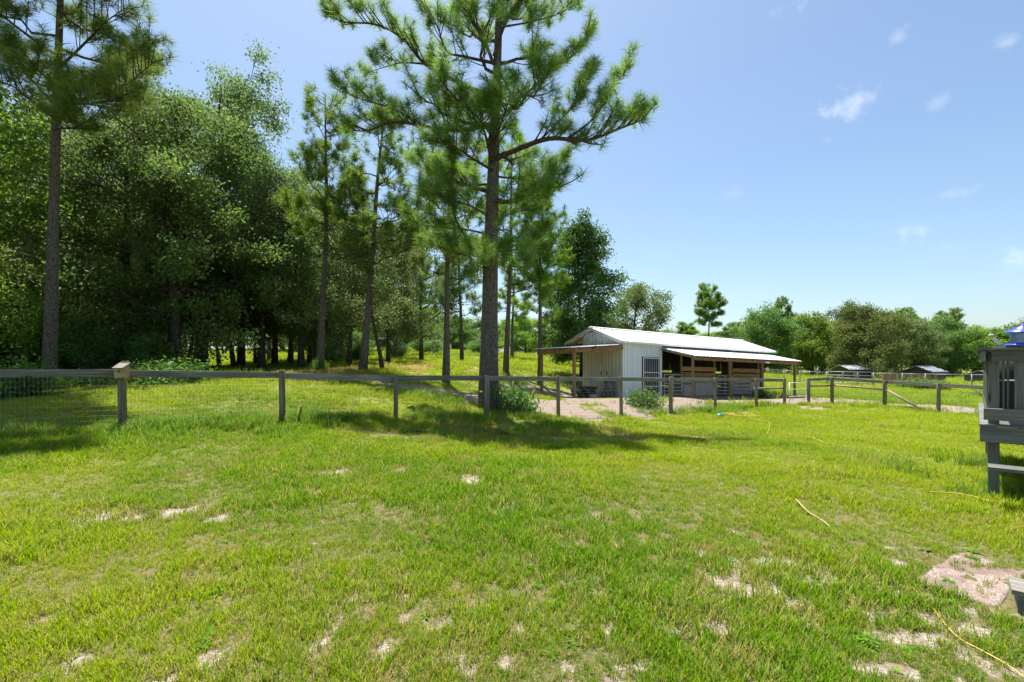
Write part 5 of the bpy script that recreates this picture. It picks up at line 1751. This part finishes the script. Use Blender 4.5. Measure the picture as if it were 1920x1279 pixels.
# --- shrubs
def make_shrub(name, seed, Hh, Rr, label, loc, leafm, leaf, nleaf, group=None, cat='shrub', long_=.58):
    rg = np.random.default_rng(seed)
    st, cl = MB(), []
    for i in range(int(10 + Rr * 8)):
        a, rr = rg.uniform(0, 6.28), Rr * math.sqrt(rg.random())
        h = Hh * (1 - .55 * (rr / Rr) ** 2) * rg.uniform(.6, 1.05)
        q = np.array((math.cos(a) * rr, math.sin(a) * rr, h))
        b = q * np.array((.35, .35, 0)) - np.array((0, 0, .05))
        pth = bez(b, b * .6 + q * .4 + np.array((0, 0, h * .2)), q, 5)
        st.tube([Vector(p) for p in pth], [.014, .012, .01, .008, .004], 5, False)
        for j in range(1, 5):
            cl.append(pth[j])
    cl = np.array(cl)
    pick = rg.integers(0, len(cl), nleaf)
    off = rg.normal(size=(nleaf, 3)) * .13 * (1 + Rr * .3)
    c = cl[pick] + off
    c[:, 2] = np.maximum(c[:, 2], .03)
    ax = unit(rand_dirs(rg, nleaf) + unit(off) * .5 + np.array((0, 0, .15)))
    L = leaf * rg.uniform(.7, 1.3, nleaf)
    me = leaf_mesh('foliage', c, ax, perp(rg, ax), L, L * long_, rg.random(nleaf))
    t = thing(name, label, cat, loc, 0, group)
    st.build('stems', 'twig', t)
    link_mesh('foliage', me, leafm, t)
    return t


sA = make_shrub('shrub', 81, .5, .75, 'leafy green bush in front of the white barn wall', gpt(1205, 762), 'shrub', .10, 2600)
sB = make_shrub('shrub', 82, .85, .65, 'bush with long dark leaves at the foot of the fence pine', gpt(948, 772), 'shrub', .20, 1300, None, 'shrub', .28)
sC = make_shrub('shrub', 83, .6, .45, 'low bush with long leaves right of the pine bush', gpt(985, 774), 'shrub', .20, 450, None, 'shrub', .28)
sD = make_shrub('shrub', 84, 4.2, 2.2, 'tall dark shrub at the left edge under the oaks', gx(20, 19.5), 'oak_dark', .12, 16000)
UG = 'undergrowth along the wood edge'
for px, Y, rz, sc, lb_ in ((150, 20.5, 1, (1, 1, .8), 'tall shrub right of the left edge pine trunk'), (225, 19.5, 2, (.9, .9, .62), 'shrub behind the birdhouse'), (280, 21, 3, (.8, .8, .55), 'shrub right of the birdhouse under the oaks'),
                           (95, 24, 4, (1.2, 1.2, 1.1), 'high shrub behind the left edge pine'), (-60, 19, 5, (1, 1, .9), 'shrub beyond the left edge'), (190, 26, .5, (1.3, 1.3, 1.1), 'large shrub deep in shade behind the birdhouse'),
                           (615, 36, 1.2, (.9, .9, .75), 'rounded shrub behind the first slim pine'), (640, 44, 2.2, (1.2, 1.2, .8), 'shrub on the rise left of the trailer'), (665, 40, 3.1, (.7, .7, .6), 'small shrub by the second slim pine'),
                           (745, 45, 4.0, (.55, .55, .38), 'low shrub round the foot of the vine wrapped pine'), (905, 60, 5, (1, 1, .5), 'low shrub far behind the fence pine'),
                           (800, 56, 1, (1, 1, .45), 'low shrub on the rise behind the far pines'), (1060, 52, 2, (1, 1, .55), 'low shrub row behind the carport')):
    copy_thing(sD, gx(px, Y), rz, sc, lb_, None, UG)
sE = make_shrub('shrub', 85, .9, 1.0, 'bright leafy plants behind the netting at the left edge', gx(10, 12.5), 'shrub', .11, 3200)
for px, Y, rz, sc, lb_ in ((330, 15.2, 1, (1.1, 1.1, .75), 'low bush behind the netting right of the birdhouse'), (300, 16.2, 2, (1, 1, .7), 'low plants at the wood edge right of the birdhouse'), (100, 14.6, 2.5, (.6, .6, .5), 'small plants at the foot of the left edge pine'),
                           (180, 15.5, 3, (.8, .8, .5), 'low plants left of the birdhouse post'), (600, 21.4, 4, (.35, .35, .55), 'small ivy bush round the first slim pine'), (1850, 30, 4.4, (1.1, 1.1, .6), 'weedy clump in the right field by the deck'),
                           (1710, 40, 5, (1.3, 1.3, .9), 'yellow green weeds before the far chain link fence'), (1750, 39, 5.5, (1.3, 1.3, .8), 'weed clump before the chain link fence right of the middle shed'),
                           (1430, 27.5, 1.5, (.6, .6, .5), 'weeds at the last barn post')):
    copy_thing(sE, gx(px, Y), rz, sc, lb_, None, 'low plants scattered about the yard')

# ------------------------------------------------------------------ grass
def tuft(name, seed, n, h, spread, width, lean, material, segs=2):
    rg = np.random.default_rng(seed)
    V, F, T = [], [], []
    for i in range(n):
        a = rg.uniform(0, 6.28)
        b = np.array((math.cos(a), math.sin(a), 0)) * spread * math.sqrt(rg.random())
        az = rg.uniform(0, 6.28)
        d = np.array((math.cos(az), math.sin(az), 0))
        s = np.array((-d[1], d[0], 0))
        hh = h * rg.uniform(.45, 1.15)
        ln = lean * rg.uniform(.3, 1.2) * hh
        w = width * rg.uniform(.7, 1.2)
        k = len(V)
        t = rg.random()
        V += [b + s * w / 2, b - s * w / 2, b + d * ln * .35 + s * w * .42 + np.array((0, 0, hh * .6)), b + d * ln * .35 - s * w * .42 + np.array((0, 0, hh * .6)),
              b + d * ln + np.array((0, 0, hh))]
        F += [(k, k + 1, k + 3, k + 2), (k + 2, k + 3, k + 4)]
        T += [t] * 5
    me = bpy.data.meshes.new(name)
    me.from_pydata([tuple(v) for v in V], [], F)
    me.attributes.new('tint', 'FLOAT', 'POINT').data.foreach_set('value', np.array(T, np.float32))
    me.materials.append(M[material])
    return bpy.data.objects.new(name, me)


def rosette(name, seed, n, L, material):
    rg = np.random.default_rng(seed)
    V, F, T = [], [], []
    for i in range(n):
        az = i * 2.4 + rg.uniform(-.4, .4)
        d = np.array((math.cos(az), math.sin(az), 0))
        s = np.array((-d[1], d[0], 0))
        l = L * rg.uniform(.55, 1.1)
        u = rg.uniform(.15, .8)
        w = l * .38
        k = len(V)
        z = np.array((0, 0, 1))
        V += [z * .01, d * l * .5 + s * w * .5 + z * l * u * .55, d * l * .55 + z * l * u * .5, d * l * .5 - s * w * .5 + z * l * u * .55, d * l + z * l * u * .6]
        F += [(k, k + 1, k + 2), (k, k + 2, k + 3), (k + 1, k + 4, k + 2), (k + 2, k + 4, k + 3)]
        T += [rg.random() * .8] * 5
    me = bpy.data.meshes.new(name)
    me.from_pydata([tuple(v) for v in V], [], F)
    me.attributes.new('tint', 'FLOAT', 'POINT').data.foreach_set('value', np.array(T, np.float32))
    me.materials.append(M[material])
    return bpy.data.objects.new(name, me)


def scatter(name, label, pts, scale, tone, dead, variants, seed):
    """one object whose points each carry a tuft"""
    rg = np.random.default_rng(seed)
    n = len(pts)
    me = bpy.data.meshes.new(name)
    me.vertices.add(n)
    me.vertices.foreach_set('co', pts.astype(np.float32).ravel())
    rot = np.stack([rg.normal(size=n) * .12, rg.normal(size=n) * .12, rg.uniform(0, 6.283, n)], -1)
    me.attributes.new('rot', 'FLOAT_VECTOR', 'POINT').data.foreach_set('vector', rot.astype(np.float32).ravel())
    for k, v in (('size', scale), ('tone', tone), ('dead', dead)):
        me.attributes.new(k, 'FLOAT', 'POINT').data.foreach_set('value', v.astype(np.float32))
    me.attributes.new('pick', 'INT', 'POINT').data.foreach_set('value', rg.integers(0, len(variants), n).astype(np.int32))
    o = bpy.data.objects.new(name, me)
    C.objects.link(o)
    tag(o, label, None, None, 'stuff')
    ng = bpy.data.node_groups.new(name + '_nodes', 'GeometryNodeTree')
    ng.interface.new_socket('Geometry', in_out='INPUT', socket_type='NodeSocketGeometry')
    ng.interface.new_socket('Geometry', in_out='OUTPUT', socket_type='NodeSocketGeometry')
    gi, go = ng.nodes.new('NodeGroupInput'), ng.nodes.new('NodeGroupOutput')
    jn = ng.nodes.new('GeometryNodeJoinGeometry')
    for v in variants:
        oi = ng.nodes.new('GeometryNodeObjectInfo')
        oi.inputs['Object'].default_value = v
        oi.inputs['As Instance'].default_value = True
        ng.links.new(oi.outputs['Geometry'], jn.inputs[0])
    ip = ng.nodes.new('GeometryNodeInstanceOnPoints')
    ng.links.new(gi.outputs[0], ip.inputs['Points'])
    ng.links.new(jn.outputs[0], ip.inputs['Instance'])
    ip.inputs['Pick Instance'].default_value = True
    for an, typ, sk_ in (('pick', 'INT', 'Instance Index'), ('rot', 'FLOAT_VECTOR', 'Rotation'), ('size', 'FLOAT', 'Scale')):
        na = ng.nodes.new('GeometryNodeInputNamedAttribute')
        na.data_type = typ
        na.inputs['Name'].default_value = an
        ng.links.new(na.outputs[0], ip.inputs[sk_])
    ng.links.new(ip.outputs[0], go.inputs[0])
    md = o.modifiers.new('scatter', 'NODES')
    md.node_group = ng
    return o


rg = np.random.default_rng(99)
bands = [(1.3, 3.2, 1500, .85), (3.2, 5.0, 950, .95), (5.0, 8.0, 520, 1.12), (8.0, 13.0, 340, 1.2), (13.0, 22.0, 190, 1.4), (22.0, 40.0, 45, 2.3), (40.0, 75.0, 10, 3.6)]
XS, YS, SS = [], [], []
for y0, y1, den, sc in bands:
    half = y1 * 1.10 + 1.6
    n = int((y1 - y0) * 2 * half * den)
    y = rg.uniform(y0, y1, n)
    x = rg.uniform(-half, half, n)
    k = np.abs(x) < y * 1.10 + 1.6
    XS.append(x[k]); YS.append(y[k]); SS.append(np.full(k.sum(), sc))
gx_, gy_, gs_ = np.concatenate(XS), np.concatenate(YS), np.concatenate(SS)
bare, straw, dirt, dry = fields(gx_, gy_)
cover = (1 - .93 * sstep(.15, .92, bare)) * (1 - .82 * sstep(.2, .7, straw)) * (1 - sstep(.3, .65, dirt) * .985)
far_ = sstep(4.5, 9, gy_)
thin = (.36 + .34 * far_) + (.60 - .30 * far_) * sstep(.40, .60, fbm(gx_ * 6.5, gy_ * 5.0, 77, 4))
keep = rg.random(len(gx_)) < cover * thin
# nothing grows inside the barn, under the deck boards, through the mat or the step
t_ = (gx_ - BO[0]) * BU[0] + (gy_ - BO[1]) * BU[1]
w_ = (gx_ - BO[0]) * BN[0] + (gy_ - BO[1]) * BN[1]
keep &= ~((t_ > -3.4) & (t_ < 13.2) & (w_ > -2.2) & (w_ < 4.4))
q0, q1, q2, q3 = m0
inside = np.ones(len(gx_), bool)
for a, b in ((q0, q1), (q1, q2), (q2, q3), (q3, q0)):
    inside &= ((b.x - a.x) * (gy_ - a.y) - (b.y - a.y) * (gx_ - a.x)) < .02
keep &= ~(inside & (rg.random(len(gx_)) > .05 + .5 * sstep(.60, .75, fbm(gx_ * 4, gy_ * 4, 19, 3))))
c_, s_ = math.cos(R(42)), math.sin(R(42))
lx, ly = (gx_ - sp.x) * c_ - (gy_ - sp.y) * s_, (gx_ - sp.x) * s_ + (gy_ - sp.y) * c_
keep &= ~((lx > -.02) & (lx < 1.2) & (ly > -.02) & (ly < .6))
gx_, gy_, gs_, straw, dry, bare = gx_[keep], gy_[keep], gs_[keep], straw[keep], dry[keep], bare[keep]
lush = fbm(gx_ * .8, gy_ * .8, 91, 3)
scl = gs_ * (.62 + .75 * sstep(.3, .7, lush)) * rg.uniform(.7, 1.2, len(gx_))
tone = np.clip(dry * .75 + rg.normal(size=len(gx_)) * .22 + .16, 0, 1)
dead = np.clip(sstep(.15, .6, straw) * .6 + sstep(.1, .4, bare) * .35 + .8 * (rg.random(len(gx_)) < .06 + .18 * sstep(.46, .70, fbm(gx_ * 2.1, gy_ * 2.1, 36, 4))), 0, 1)
lawn = [tuft('grass_tuft', s, 13, .048 + .011 * s, .040 + .006 * s, .0060, .75, 'turf') for s in range(5)]
scatter('lawn_grass', 'short yellow green lawn grass', np.stack([gx_, gy_, H(gx_, gy_) - .004], -1), scl, tone, dead, lawn, 5)

# taller grass and weeds along the fences, round posts and in the right field
px_, py_, ps_, pt_ = [], [], [], []


def strip(xa, ya, xb, yb, half, n, s0, s1, tn):
    t = rg.random(n)
    d = np.array((xb - xa, yb - ya)) / math.hypot(xb - xa, yb - ya)
    o = rg.normal(size=n) * half
    cl_ = fbm((xa + (xb - xa) * t) * 1.3, (ya + (yb - ya) * t) * 1.3 + o, 15, 3)
    k = rg.random(n) < sstep(.38, .62, cl_)
    px_.append((xa + (xb - xa) * t - d[1] * o)[k]); py_.append((ya + (yb - ya) * t + d[0] * o)[k])
    ps_.append(rg.uniform(s0, s1, n)[k] * (.6 + .7 * cl_[k])); pt_.append(np.clip(tn + rg.normal(size=n) * .2, 0, 1)[k])


strip(-13, 6.4, -7.9, 9.8, .35, 500, .6, 1.2, .25)
strip(-7.9, 9.8, 1.0, 15.6, .32, 1300, .6, 1.3, .3)
strip(1.0, 15.6, 8.5, 20.6, .35, 700, .5, 1.1, .35)
strip(8.0, 20.2, 13.6, 23.8, .5, 1500, .8, 1.5, .55)
strip(15.2, 24.7, 17.6, 22.0, .3, 350, .5, 1.2, .3)
strip(17.6, 22.4, 17.8, 12, .3, 600, .5, 1.3, .35)
strip(-3.2, 11.6, 2.5, 14.2, .7, 900, .6, 1.2, .15)
strip(-9.5, 8.4, -5.0, 10.9, .45, 700, .7, 1.4, .2)
strip(-6.5, 10.6, -4.4, 12.0, .5, 420, .8, 1.6, .3)
strip(-4.2, 15.5, -1.2, 16.8, .5, 360, .9, 1.6, .3)
strip(22, 33, 26, 22, 3.2, 5200, .9, 1.9, .75)
strip(24, 24, 30, 14, 3.0, 3000, .9, 1.9, .7)
strip(19, 31, 24, 37, 3.5, 3000, .9, 1.9, .8)
strip(6.2, 6.6, 9.2, 7.6, .8, 900, .6, 1.2, .1)
strip(5.8, 5.9, 6.4, 6.2, .2, 90, .5, .9, .3)
strip(-30, 19, -9, 17.0, 1.0, 900, .8, 1.7, .3)
strip(-20, 58, 14, 62, 3.0, 900, 1.5, 3, .6)
fx, fy = np.concatenate(px_), np.concatenate(py_)
fs, ft = np.concatenate(ps_), np.concatenate(pt_)
wd = [tuft('weed_tuft', 40 + s, 12, .20, .07, .009, .55, 'weed') for s in range(4)]
scatter('tall_grass', 'taller unmown grass along the fences and in the right field', np.stack([fx, fy, H(fx, fy) - .01], -1), fs, ft, np.clip(rg.normal(size=len(fx)) * .2, 0, 1), wd, 6)

# broad-leaved weeds in the thin turf
n = 620
hx, hy = rg.uniform(-4.5, 5.5, n), rg.uniform(2.2, 7.5, n)
bw = fields(hx, hy)
k = (fbm(hx * .9, hy * .9, 55, 3) + .10 * sstep(-1, 3, hx) > .56) & (rg.random(n) < .75)
hx, hy = hx[k], hy[k]
ex = [gpt(*p) for p in ((1390, 1040), (1405, 1030), (1245, 1110), (1270, 1085), (1260, 1150), (1285, 1115), (1395, 1165), (1250, 1170), (1620, 1215), (1635, 1225), (1035, 1138), (1050, 1140), (395, 1115), (385, 1125), (1080, 1185), (1020, 980), (1140, 990))]
hx, hy = np.r_[hx, [p.x for p in ex], [p.x + .05 for p in ex]], np.r_[hy, [p.y for p in ex], [p.y + .06 for p in ex]]
hs = rg.uniform(.3, .85, len(hx))
rs = [rosette('broad_weed', 70 + s, 9, .11, 'herb') for s in range(3)]
scatter('broadleaf_weeds', 'broad leaved green weeds in the thin turf', np.stack([hx, hy, H(hx, hy)], -1), hs, rg.random(len(hx)), np.zeros(len(hx)), rs, 7)

# fallen pine needles and leaves on the near lawn
n = 2600
nx_, ny_ = rg.uniform(-9, 7, n), rg.uniform(2.2, 15, n)
k = fbm(nx_ * .7, ny_ * .7, 88, 3) > .47
nx_, ny_ = nx_[k], ny_[k]
M['litter'] = paint_material('dry_needles', (.30, .155, .065), .9, .1, 0, (.16, .08, .04), .5, 9)
lv = []
for s in range(3):
    g = np.random.default_rng(s)
    mb = MB()
    for _ in range(6):
        a = g.uniform(0, 6.28)
        c = np.array((g.normal() * .06, g.normal() * .06, g.uniform(.012, .035)))
        d = np.array((math.cos(a), math.sin(a), g.normal() * .1)) * .09
        mb.add([c, c + np.array((-d[1], d[0], 0)) * .04, c + d], [(0, 1, 2)])
    me = mb.mesh('needle_litter')
    me.materials.append(M['litter'])
    lv.append(bpy.data.objects.new('needle_litter', me))
scatter('pine_needle_litter', 'dry reddish pine needles lying in the lawn', np.stack([nx_, ny_, H(nx_, ny_)], -1), rg.uniform(.7, 1.3, len(nx_)), rg.random(len(nx_)), np.zeros(len(nx_)), lv, 8)
